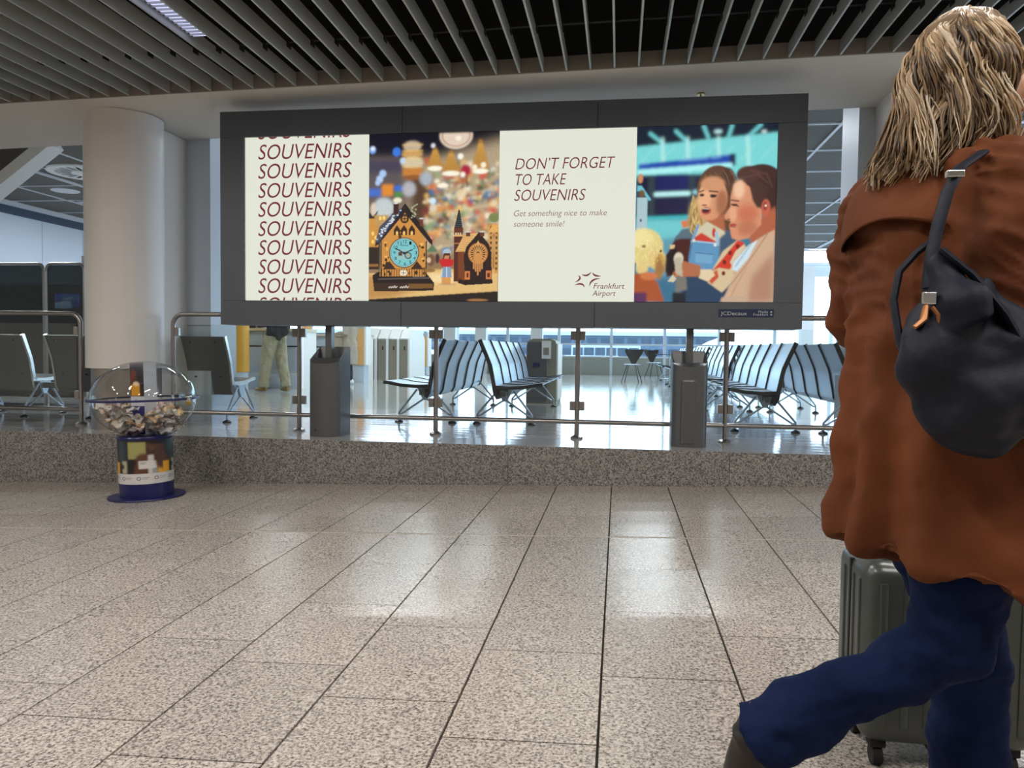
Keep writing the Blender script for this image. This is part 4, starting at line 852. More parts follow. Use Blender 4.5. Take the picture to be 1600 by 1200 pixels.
# local x is where the seat looks, y runs along the row
def place(src, x, y, flip, label, first=False, grp='silver perforated bench rows'):
    o = src if first else copy_tree(src); o['label'] = label; o['group'] = grp
    if flip: o.rotation_euler = (0, 0, pi); o.location = (x, y+3.0, 0)
    else: o.location = (x, y, 0)
    return o
place(b5, -1.25, 7.78, False, 'silver five-seat bench just left of the billboard middle, facing right, nearer the grey machine', True)
place(b5, -1.945, 7.78, True, 'silver five-seat bench turned left, back to back with the bench beside the grey machine')
place(b5, 1.517, 7.68, True, 'silver five-seat bench right of the right billboard post, facing left')
place(b5, 2.205, 7.68, False, 'silver five-seat bench seen from behind, right of the billboard, next to the walking person')
place(b5, 1.517, 11.2, True, 'second silver bench behind the one right of the right billboard post, facing left')
place(b5, 2.205, 11.2, False, 'second silver bench seen from behind, beyond the one next to the walking person')
place(b5, 1.517, 14.8, True, 'third silver bench in the row facing left, behind the right billboard post')
place(b5, 2.205, 14.8, False, 'third silver bench seen from behind in the right-hand double row')
place(b5, 1.517, 18.6, True, 'farthest silver bench facing left, beside the small round cafe table')
place(b5, 2.205, 18.6, False, 'farthest silver bench seen from behind, by the window wall')
place(b5, 5.1, 11.2, True, 'silver bench in the second double row, far right, facing left')
place(b5, 5.8, 11.2, False, 'silver bench in the second double row, far right, facing away')
place(b5, 5.1, 15.2, True, 'rear silver bench in the second double row, far right, facing left')
# dark seats seen from behind at the left, set apart along one beam each
pt = (at(306, 521, 7.75).x-at(5.6, 521, 7.75).x)/3; xe = [at(306, 521, 7.75).x-pt*(4-k) for k in range(5)]
row = make_bench(5, (xe[4]-xe[0])/4, 0.50, M['benchdark'], [], '', 'screw'); pt = (xe[4]-xe[0])/4
for k in range(5): leg_frame(row, pt*k-0.05, M['bench'])
row.rotation_euler = (0, 0, pi/2); row.location = (xe[4]+0.5, 7.60, 0)
row['label'] = 'row of dark grey seats seen from behind, passing behind the round column'; row['category'] = 'bench'

# ================================================================== FAR HALL FURNITURE
# grey machine with rounded top
q = onz(820, 630); t = empty('grey_machine', (q.x+0.02, 11.2, 0), label='tall grey machine with a rounded top and white notice, behind the silver benches', cat='machine')
b = MB(); b.prism([(0, 0.0), (0, 0.86), (0.03, 0.92), (0.09, 0.95), (0.36, 0.95), (0.42, 0.92), (0.44, 0.86), (0.44, 0)], 'y', 0, 0.9); b.build('body', M['gatebody'], t, True)
MB().box((0.012, -0.012, 0.02), (0.30, 0, 0.9)).build('front_door', M['benchdark'], t)
MB().box((0.10, -0.02, 0.54), (0.20, -0.012, 0.60)).build('slot', M['blue'], t)
MB().box((0.225, -0.03, 0.66), (0.36, -0.018, 0.92)).build('notice', M['white'], t); MB().box((0.25, -0.034, 0.72), (0.33, -0.0301, 0.82)).build('notice_print', M['gatebody'], t)
MB().box((0.4401, 0.02, 0.05), (0.46, 0.86, 0.88)).build('side_panel', M['white'], t)
# cafe chairs and table
def cafe_chair(x, y, rz, label):
    t = empty('cafe_chair', (x, y, 0), rz, label=label, cat='chair', group='black cafe chairs')
    b = MB(); prof = [(-0.22, 0.45), (0.0, 0.43), (0.18, 0.45), (0.21, 0.48)]
    n = 16; vs = []; fs = []
    ring = [(0.21*cos(2*pi*i/n)*(1.05 if sin(2*pi*i/n) < 0 else 0.92), 0.22*sin(2*pi*i/n)) for i in range(n)]
    b.prism(ring, 'z', 0.445, 0.46); b.build('seat', M['bench'], t)  # silver tone stands for light reflecting off the seat
    # butterfly back: narrow waist, wide wings
    half = [(0.05, 0.47), (0.075, 0.52), (0.12, 0.60), (0.19, 0.70), (0.235, 0.80), (0.225, 0.835), (0.17, 0.84), (0.08, 0.825), (0, 0.822)]
    pts = half+[(-x_, z_) for x_, z_ in reversed(half[:-1])]
    b = MB()
    fr = [(x_, -0.19-0.09*(z_-0.45)/0.4-0.06*(1-(x_/0.24)**2)*0+0.25*x_*x_, z_) for x_, z_ in pts]; bk = [(x_, y_-0.014, z_) for x_, y_, z_ in fr]
    k = len(pts); b.add(fr+bk, [tuple(range(k)), tuple(range(2*k-1, k-1, -1))]+[(i, i+k, (i+1) % k+k, (i+1) % k) for i in range(k)]); b.build('backrest', M['blackp'], t)
    for sx in (-1, 1):
        for sy in (-1, 1): MB().tube([(sx*0.10, sy*0.10, 0.445), (sx*0.22, sy*0.22, 0.0)], 0.011, 6).build('leg', M['blackp'], t)
q = onz(987, 598); cafe_chair(q.x, 19.6, radians(10), 'black cafe chair with a winged back, standing nearer on the open floor')
q = onz(1024, 592); cafe_chair(at(1023, 549, 23.3).x, 23.3, radians(-25), 'black cafe chair with a winged back, farther and right, by the round table')
q = at(1046, 552, 22.3); t = empty('cafe_table', (q.x, 22.3, 0), label='small round dark cafe table beside the black chairs', cat='table')
MB().cyl((0, 0), 0.38, 0.70, 0.72, 28).build('tabletop', M['blackp'], t); MB().cyl((0, 0), 0.025, 0.02, 0.70, 10).build('column', M['steel'], t); MB().cyl((0, 0), 0.24, 0, 0.02, 24).build('foot', M['steel'], t)
# check-in counters
def counter(px0, px1, Y, ztop, label, depth=0.8, ledge='cream'):
    a, c = at(px0, 550, Y), at(px1, 550, Y); L = c.x-a.x; t = empty('service_counter', (a.x, Y, 0), label=label, cat='counter')
    n = max(1, round(L/0.75)); w_ = L/n
    MB().box((0, 0.02, 0), (L, depth, ztop-0.05)).build('body', M['white'], t)
    for i in range(n):
        MB().box((i*w_+0.006, 0, 0.31), ((i+1)*w_-0.006, 0.019, 0.78)).build('front_panel', M['counter'], t); MB().box((i*w_+0.006, 0, 0.81), ((i+1)*w_-0.006, 0.019, ztop-0.06)).build('front_panel', M['counter'], t)
        MB().box((i*w_+0.006, 0.0, 0.0), ((i+1)*w_-0.006, 0.019, 0.28)).build('front_panel', M['panelblue'], t)
    MB().box((0, -0.006, 0.785), (L, 0.01, 0.805)).build('rail_line', M['black'], t)
    MB().box((-0.02, -0.10, ztop-0.05), (L+0.02, depth, ztop)).build('worktop', M[ledge], t); return t
counter(300, 468, 13.7, 1.13, 'pale blue counter with a cream worktop behind the khaki trousers')
counter(478, 566, 17.2, 1.10, 'pale blue counter farther back, behind the beige coat')
def small(name, loc, size, m, label, cat):
    b = MB(); b.box((-size[0]/2, -size[1]/2, 0), (size[0]/2, size[1]/2, size[2]), 0.01); o = b.build(name, M[m]); o.location = loc; tag(o, label, cat)
q = at(338, 510, 13.75); small('paper_tray', (q.x, 13.75, 1.13), (0.22, 0.2, 0.09), 'cream', 'brown tray of papers on the counter worktop beside the rear column', 'tray')
q = at(350, 508, 13.8); small('dark_box', (q.x+0.05, 13.85, 1.13), (0.12, 0.12, 0.14), 'tan', 'small tan box on the counter worktop next to the paper tray', 'box')
q = at(396, 508, 13.75); small('card_terminal', (q.x, 13.75, 1.13), (0.16, 0.16, 0.10), 'blackp', 'black device on the counter worktop in front of the khaki trousers', 'device')
for (xa, xb, Y, zb, m, lab) in ((360, 388, 13.25, 0.32, 'yellow', 'amber clad column'), (470, 487, 15.6, 0.22, 'orange', 'pale orange clad column')):
    a, c = at(xa, 550, Y), at(xb, 550, Y); r = (c.x-a.x)/2; cx2 = (a.x+c.x)/2
    st2 = struct('column_far', MB().cyl((cx2, Y), r*0.9, 0, 3.68, 28), M['panelblue'], True); st2['label'] = lab
    MB().lathe([(r*0.95, zb), (r, zb), (r, 3.1), (r*0.95, 3.1)], (cx2, Y), 36).build('coloured_cladding', M[m], st2, True)
# e-gates
def egate(px, Y, label):
    c = at(px, 550, Y); t = empty('boarding_gate', (c.x, Y, 0), label=label, cat='gate', group='row of boarding gates')
    b = MB(); b.prism([(0, 0), (1.5, 0), (1.5, 1.0), (1.2, 1.25), (0.3, 1.25), (0, 1.0)], 'x', -0.10, 0.10); b.build('body', M['gatebody'], t)
    b = MB(); b.prism([(-0.01, 0), (1.5, 0), (1.5, 1.0), (1.2, 1.27), (0.25, 1.27), (-0.01, 1.02)], 'x', 0.1001, 0.15); b.build('side_panel', M['white'], t)  # window light on the gate's side put in as white
    b = MB(); b.prism([(-0.002, 1.005), (0.3, 1.256), (0.3, 1.29), (-0.02, 1.03)], 'x', -0.10, 0.0999); b.build('sloped_cover', M['white'], t)
    MB().box((0.0, -0.012, 0.74), (0.035, 0.0, 0.84)).build('lock', M['black'], t)
egate(579, 18.4, 'first boarding gate from the orange panel, taupe front with its window-lit side painted white'); egate(597, 18.45, 'second boarding gate from the orange panel')
egate(614, 18.5, 'third boarding gate from the orange panel'); egate(631, 18.55, 'fourth boarding gate, next to the amber stand')
def stand(xa, xb, Y, z0, z1, m, label, white=True):
    a, c = at(xa, 550, Y), at(xb, 550, Y); L = c.x-a.x; t = empty('info_stand', (a.x, Y, 0), label=label, cat='stand')
    MB().box((0, 0, z0), (L, 0.35, z1)).build('coloured_panel', M[m], t); MB().box((0.01, 0.02, 0), (L-0.01, 0.33, z0)).build('base', M['panelblue'], t)
    MB().box((0.01, 0.02, z1), (L-0.01, 0.33, z1+0.16)).build('top_box', M['counter'], t)
    if white: MB().box((L, 0.0, z0), (L+0.04, 0.35, z1+0.1)).build('edge_panel', M['white'], t)
stand(638, 656, 21.0, 0.36, 0.93, 'yellow', 'amber panelled stand right of the boarding gates'); stand(661, 667, 20.6, 0.30, 1.10, 'orange', 'narrow orange panelled stand beside the second railing post')
stand(550, 569, 16.6, 0.40, 1.22, 'orange', 'pale orange panelled stand behind the beige coat')
# dark glass screen with a monitor at the left
t = empty('glass_screen', (0, 0, 0), label='tall dark glass screen with steel frame at the left edge', cat='screen')
SY = 9.2; pa = at(-70, 412, SY); pm_ = at(70, 412, SY); pc = at(131, 412, SY); ztp = pm_.z
for a, c in ((pa.x, pm_.x-0.02), (pm_.x+0.02, pc.x)):
    R_ = 0.08; arc = [(a, SY, 0.1)]+[(a+R_-R_*cos(v), SY, ztp-R_+R_*sin(v)) for v in np.linspace(0, pi/2, 6)]+[(c-R_+R_*sin(v), SY, ztp-R_+R_*cos(v)) for v in np.linspace(0, pi/2, 6)]+[(c, SY, 0.1)]
    MB().tube(arc, 0.018, 10).build('frame', M['steel'], t, True); MB().box((a+0.01, SY-0.005, 0.12), (c-0.01, SY+0.005, ztp-0.02)).build('glass_pane', M['dglass'], t)
MB().tube([(pm_.x, SY, 0), (pm_.x, SY, ztp-0.1)], 0.035, 14).build('post', M['steel'], t, True)
MB().cyl((pc.x, SY+0.05), 0.055, 0, ztp+0.1, 18).build('end_post', M['clad'], t, True)
t = empty('dark_kiosk', (-8.4, 10.3, 0), label='dark cabinet wall with a monitor behind the glass screen', cat='kiosk')
MB().box((-1.3, 0, 0), (2.0, 0.5, 1.66), 0.02).build('body', M['blackp'], t); MB().box((-1.3, -0.02, 1.3), (2.0, 0, 1.32)).build('seam', M['black'], t)
a, c = at(84, 482, 10.2), at(123, 459, 10.2); mn = empty('monitor', (a.x, 10.222, a.z), label='small monitor showing a blue picture, behind the dark glass screen', cat='monitor')
wd, hh = c.x-a.x, c.z-a.z
MB().box((-0.02, 0.0, -0.02), (wd+0.02, 0.05, hh+0.02)).build('casing', M['blackp'], mn)
pp = Paint(0, 0, 100, 60, 1.0); pp.grad((70, 110, 210), (20, 40, 110)); pp.pol([(0, 40), (60, 10), (100, 22), (100, 45), (30, 60), (0, 60)], (200, 215, 240), 3); pp.line([(10, 30), (90, 20)], 5, (20, 30, 80), 2); pp.rec(0, 45, 60, 60, (190, 200, 215), 2); pp.rec(65, 25, 100, 50, (30, 60, 170), 3)
link('picture', pp.mesh('picture', lambda U, V: (wd*U, 0*U-0.002, hh*(1-V)), M['display']), mn)

# ================================================================== DONATION GLOBE
gx, gy = -3.675, 5.59
g = empty('donation_globe', (gx, gy, zf(gx)+0.001), label='clear acrylic donation globe on a blue printed pedestal, standing before the step', cat='donation box')
g.rotation_euler = (0, -0.0299, 0)
ZG = 0.77                                   # equator above the base
MB().lathe([(0.282, 0), (0.285, 0.006), (0.282, 0.013)], n=56).build('base_disc', M['blue'], g, True)
MB().lathe([(0.197, 0.0131), (0.197, 0.115), (0.197, 0.455), (0.20, 0.46), (0.205, 0.475), (0.20, 0.485), (0.16, 0.49)], n=56).build('pedestal', M['blue'], g, True)
p = Paint(0, 0, 360, 120, 1.2)              # wrap, one full turn; the side towards the viewer is centred on 180
p.rec(-5, -5, 365, 125, (24, 20, 20), 0)
for k in range(3):
    o = 120*k-6
    p.rec(o+30, -2, o+75, 90, (30, 34, 38), 5); p.ell(o+40, 30, 14, 40, (54, 70, 76), 6); p.ell(o+10, 45, 12, 34, (72, 44, 34), 3); p.ell(o+22, 62, 12, 22, (84, 52, 40), 3)
    p.rec(o+62, 4, o+100, 50, (150, 146, 92), 1.5); p.ell(o+96, 52, 18, 17, (88, 56, 42), 3); p.ell(o+88, 88, 14, 30, (94, 60, 44), 3)
    p.ell(o+122, 24, 20, 30, (66, 42, 34), 3); p.ell(o+130, 36, 8, 4, (220, 200, 190), 1.5); p.ell(o+114, 14, 12, 14, (90, 60, 46), 3); p.ell(o+124, 2, 22, 10, (20, 14, 14), 3)
    p.rec(o+104, 40, o+116, 92, (196, 190, 186), 1.5); p.rec(o+84, 56, o+122, 78, (206, 202, 200), 1.2); p.line([(o+88, 61), (o+100, 61)], 1.5, (90, 90, 90), .5); p.line([(o+88, 64), (o+97, 64)], 1.2, (110, 110, 110), .5); p.rec(o+112, 78, o+124, 92, (150, 152, 160), 1.2)
    p.rec(o+124, 56, o+142, 92, (214, 158, 44), 1.2); p.rec(o+16, 60, o+34, 92, (214, 158, 44), 1.2); p.rec(o+44, 56, o+58, 90, (170, 166, 140), 2); p.rec(o+38, 66, o+50, 78, (40, 36, 50), 2)
p.rec(-5, 91, 365, 125, (202, 198, 196), 0.5)
for k in range(10): x = 18+36*k; p.ring(x, 104, 4, 4, 1.6, (60, 70, 110) if k % 3 else (120, 50, 40), .4); p.line([(x+7, 102), (x+21, 102)], 1.4, (120, 120, 130), .4); p.line([(x+7, 106), (x+18, 106)], 1.4, (140, 140, 150), .4)
aw = lambda U: 2*pi*U+pi/2
o = link('printed_wrap', p.mesh('printed_wrap', lambda U, V: (0.2*np.cos(aw(U)), 0.2*np.sin(aw(U)), 0.458-0.335*V), M['print']), g)
prof = [(0.385*sin(t), ZG-0.297*cos(t)) for t in np.linspace(0.42, pi-0.02, 34)]
MB().lathe([p_ for p_ in prof if p_[1] < ZG-0.002]+[(0.385, ZG-0.002)], n=64, cap=False).build('dome_lower', M['dome'], g, True)
MB().lathe([(0.385, ZG+0.002)]+[p_ for p_ in prof if p_[1] > ZG+0.002], n=64, cap=False).build('dome_upper', M['dome'], g, True)
MB().lathe([(0.384, ZG-0.006), (0.405, ZG-0.008), (0.407, ZG), (0.405, ZG+0.008), (0.384, ZG+0.006)], n=64, cap=False).build('equator_ring', M['blue'], g, True)
# triangular printed tube in the middle
b = MB(); b.prism([(-0.082, -0.04), (0.055, -0.075), (0.075, 0.06)], 'z', 0.49, 1.06); tp = b.build('inner_tube', M['tbar'], g)
p = Paint(0, 0, 60, 240, 1.0); p.grad((40, 34, 40), (30, 30, 36)); p.ell(30, 30, 40, 40, (60, 62, 74), 8); p.ell(14, 50, 14, 26, (120, 66, 50), 3); p.ell(22, 72, 18, 16, (96, 50, 38), 3); p.ell(40, 60, 16, 20, (50, 40, 40), 4); p.rec(4, 74, 42, 112, (220, 156, 44), 1); p.ell(26, 72, 14, 7, (255, 226, 190), 2); p.rec(42, 84, 60, 112, (70, 40, 30), 2)
p.rec(-2, 114, 62, 146, (200, 202, 210), .5); p.ring(24, 130, 5, 5, 1.6, (90, 96, 110), .4); p.rec(-2, 146, 62, 242, (14, 18, 92), .5)
link('printed_face', p.mesh('printed_face', lambda U, V: (-0.0825+0.137*U, -0.0405-0.035*U-0.0006, 1.058-0.56*V), M['print']), tp)
# hasp and padlock on the equator, right side
b = MB(); b.box((0.39, -0.07, ZG-0.018), (0.425, -0.03, ZG+0.022), 0.004); b.build('hasp', M['silver'], g)
pk = empty('padlock', (0, 0, 0)); pk.parent = g
MB().box((0.405, -0.085, ZG-0.05), (0.44, -0.062, ZG-0.018), 0.004).build('lock_body', M['brass'], pk)
MB().tube([(0.412, -0.073, ZG-0.02), (0.412, -0.073, ZG), (0.422, -0.073, ZG+0.01), (0.433, -0.073, ZG), (0.433, -0.073, ZG-0.02)], 0.003, 8).build('shackle', M['silver'], pk, True)
# banknotes heaped in the lower bowl
cols = [(206, 184, 172), (218, 206, 192), (208, 178, 160), (184, 182, 184), (224, 212, 200), (216, 180, 134), (190, 174, 176)]
nm = []
for c in cols:
    R = random.Random(str(c)); p = Paint(0, 0, 24, 13, 0.6); p.grad(c, tuple(int(q*0.85) for q in c))
    for _ in range(5): kf = R.choice((0.6, 1.25)); p.ell(R.uniform(2, 22), R.uniform(2, 11), 3, 3, tuple(min(255, int(q*kf)) for q in c), 0.6)
    a1, a2, a3 = R.uniform(0, 6), R.uniform(0, 6), R.uniform(0.010, 0.022)
    nm.append(p.mesh('banknote', lambda U, V: (0.122*(U-.5), 0.068*(V-.5), a3*np.sin(5*U+a1)*np.cos(4*V+a2)+0.006*np.sin(11*(U+V)+a1)), M['note']))
for me in nm: me.polygons.foreach_set('use_smooth', [True]*len(me.polygons))
R = random.Random(11); MG = Matrix.Translation((gx, gy, zf(gx)))@Matrix.Rotation(-0.0299, 4, 'Y')
cnt = 0
for layer in range(7):
    zl = 0.512+0.026*layer
    rm = 0.385*sqrt(max(0, 1-((ZG-zl)/0.297)**2))-0.065
    for k in range(int(8+layer*5)):
        rr = rm*sqrt(R.random()); a = R.uniform(0, 2*pi)
        if layer > 4 and R.random() < 0.35: continue
        x, y = rr*cos(a), rr*sin(a)
        if layer > 0 and abs(x) < 0.11 and abs(y) < 0.10: x += 0.14*(1 if x > 0 else -1)
        o = link('banknote', nm[R.randrange(len(nm))]); tilt = 0.30+0.10*layer
        o.matrix_world = MG@Matrix.Translation((x, y, zl+R.uniform(-0.006, 0.012)+0.10*max(0, (rr/0.3)**2-0.4)*(layer > 2)))@Matrix.Rotation(R.uniform(0, 6.3), 4, 'Z')@Matrix.Rotation(R.uniform(-tilt, tilt), 4, 'X')@Matrix.Rotation(R.uniform(-tilt, tilt), 4, 'Y')
        tag(o, 'crumpled banknote in the heap at the bottom of the clear donation globe', 'banknote', 'banknotes in the donation globe'); cnt += 1

# ================================================================== PEOPLE
from mathutils import noise as mn_
def V3(*a): return Vector(a)
def frame(f, up=(0, 0, 1)):
    f = Vector(f).normalized(); u_ = Vector(up); r_ = f.cross(u_).normalized(); u_ = r_.cross(f); return Matrix((r_, f, u_)).transposed()   # columns right, forward, up
def add_head(b, c, R, s=1.0):
    P = lambda x, y, z: c+R@(Vector((x, y, z))*s)
    b.ball(P(0, -0.018, 0.035), (0.073*s, 0.094*s, 0.082*s), 24, R); b.ball(P(0, 0.025, -0.02), (0.060*s, 0.064*s, 0.082*s), 20, R)
    b.ball(P(0, 0.060, -0.088), (0.026*s, 0.026*s, 0.020*s), 14, R); b.ball(P(0, 0.01, -0.07), (0.052*s, 0.055*s, 0.035*s), 16, R)
    for q in (-1, 1):
        b.ball(P(q*0.034, 0.062, -0.025), (0.022*s, 0.020*s, 0.022*s), 12, R); b.ball(P(q*0.030, 0.078, 0.026), (0.026*s, 0.012*s, 0.008*s), 12, R)
        b.ball(P(q*0.074, -0.012, -0.008), (0.008*s, 0.019*s, 0.030*s), 12, R)
    b.tube([P(0, 0.082, 0.022), P(0, 0.098, 0.0), P(0, 0.110, -0.022), P(0, 0.100, -0.034)], [0.008*s, 0.010*s, 0.013*s, 0.010*s], 10)
    b.ball(P(0, 0.086, -0.052), (0.024*s, 0.010*s, 0.006*s), 12, R); b.ball(P(0, 0.084, -0.063), (0.021*s, 0.010*s, 0.006*s), 12, R)
def face_parts(par, c, R, s=1.0):
    P = lambda x, y, z: c+R@(Vector((x, y, z))*s)
    for q in (-1, 1):
        e = MB().ball(P(q*0.031, 0.074, 0.008), 0.0125*s, 14).build('eye', M['eye'], par, True)
        MB().ball(P(q*0.031, 0.0835, 0.008), (0.006*s, 0.004*s, 0.006*s), 10, R).build('iris', M['iris'], e, True)
        b = MB(); b.tube([P(q*0.016, 0.088, 0.027), P(q*0.034, 0.087, 0.034), P(q*0.052, 0.074, 0.028)], [0.003*s, 0.004*s, 0.002*s], 6); b.build('eyebrow', M['brow'], par, True)
    b = MB(); b.tube([P(-0.022, 0.087, -0.057), P(0, 0.0955, -0.055), P(0.022, 0.087, -0.057)], [0.002*s, 0.006*s, 0.002*s], 8); b.build('lips', M['lips'], par, True)
def add_hand(b, w_, d, n, side, s=1.0, curl=0.5):
    """w_ wrist, d direction of the fingers, n back-of-hand normal, side +1/-1 where the thumb sits"""
    d = Vector(d).normalized(); n = Vector(n); n = (n-d*n.dot(d)).normalized(); t = d.cross(n)*side
    b.tube([w_, w_+d*0.04*s, w_+d*0.085*s], [(0.026*s, 0.018*s), (0.038*s, 0.014*s), (0.040*s, 0.012*s)], 12) if False else None
    b.ball(w_+d*0.045*s, (0.001, 0.001, 0.001), 4)
    for i in range(4):
        off = t*(0.030-0.020*i)*s; b.tube([w_+off*0.55, w_+d*0.045*s+off, w_+d*0.088*s+off], [0.013*s, 0.0135*s, 0.0115*s], 8)
        L = (0.072, 0.080, 0.074, 0.058)[i]*s; p0 = w_+d*0.085*s+off; a = 0.0; p = p0; pts = [p0]
        for k in range(3):
            a += curl*(0.6, 1.0, 0.7)[k]; dd = d*cos(a)-n*sin(a); p = p+dd*L*(0.42, 0.33, 0.25)[k]; pts.append(p)
        b.tube(pts, [0.0100*s, 0.0095*s, 0.0085*s, 0.0068*s], 8)
    b.tube([w_+d*0.015*s+t*0.020*s, w_+d*0.045*s+t*0.048*s-n*0.006*s, w_+d*0.075*s+t*0.058*s-n*0.020*s*(1+curl), w_+d*0.098*s+t*0.052*s-n*0.034*s*(1+curl)], [0.014*s, 0.0125*s, 0.0105*s, 0.008*s], 8)
def body_mesh(J, head_c, head_R, hands, voxel, s=1.0, bare=False):
    b = MB(); L = lambda a, c, t: a*(1-t)+c*t
    b.tube([J['pelvis']-V3(0, 0, 0.06), J['pelvis'], L(J['pelvis'], J['chest'], 0.5), J['chest'], J['neck']-V3(0, 0, 0.05), J['neck']], [(0.11*s, 0.09*s), (0.13*s, 0.10*s), (0.105*s, 0.08*s), (0.125*s, 0.09*s), (0.085*s, 0.06*s), (0.05*s, 0.05*s)], 16)
    b.tube([J['neck']-V3(0, 0, 0.03), head_c-V3(0, 0, 0.05)], [0.052*s, 0.048*s], 14)
    for q in 'lr':
        b.tube([L(J['neck'], J['sh'+q], 0.2)-V3(0, 0, 0.05), J['sh'+q], L(J['sh'+q], J['el'+q], 0.4), J['el'+q]], [0.045*s, 0.050*s, 0.044*s, 0.035*s], 12)
        b.tube([J['el'+q], L(J['el'+q], J['wr'+q], 0.35), J['wr'+q]], [0.036*s, 0.036*s, 0.022*s], 12)
        b.tube([J['hip'+q], L(J['hip'+q], J['kn'+q], 0.4), J['kn'+q]], [0.080*s, 0.070*s, 0.048*s], 12)
        b.tube([J['kn'+q], L(J['kn'+q], J['an'+q], 0.35), J['an'+q]], [0.049*s, 0.050*s, 0.034*s], 12)
        fd = (J['to'+q]-J['an'+q]); b.tube([J['an'+q]-fd*0.15-V3(0, 0, 0.02), J['an'+q]+fd*0.5, J['to'+q]], [0.030*s, 0.032*s, 0.022*s], 10)
        if q in hands: add_hand(b, J['wr'+q], *hands[q])
    add_head(b, head_c, head_R, s); return remesh(b, voxel, 3, name='person')
def folds(amp, freq, seed=0.0, aniso=(1, 1, 1)):
    def fn(co, no):
        o = np.zeros(len(co), np.float32); A = aniso
        for i, c in enumerate(co): o[i] = mn_.noise(Vector((c[0]*freq*A[0]+seed, c[1]*freq*A[1], c[2]*freq*A[2])))*amp+mn_.noise(Vector((c[0]*freq*2.3, c[1]*freq*2.3+seed, c[2]*freq*2.3)))*amp*0.4
        return o
    return fn
def part(name, me, m, par): me.materials.append(M[m]); return link(name, me, par)
def shoe(par, an, to, m='shoe', s=1.0, sole='rubber'):
    d = (to-an); dh = Vector((d.x, d.y, 0)).normalized() if abs(d.z) < 0.12 else d.normalized(); b = MB()
    b.tube([an-dh*0.06*s+V3(0, 0, -0.03), an-dh*0.0+V3(0, 0, -0.035), an+dh*0.10*s+V3(0, 0, -0.045), an+dh*0.17*s+V3(0, 0, -0.052)], [(0.034*s, 0.042*s), (0.038*s, 0.045*s), (0.044*s, 0.034*s), (0.034*s, 0.022*s)], 14)
    b.tube([an+V3(0, 0, 0.03), an-V3(0, 0, 0.03)], [0.045*s, 0.044*s], 12)
    part('shoe', remesh(b, 0.009*s, 2), m, par)

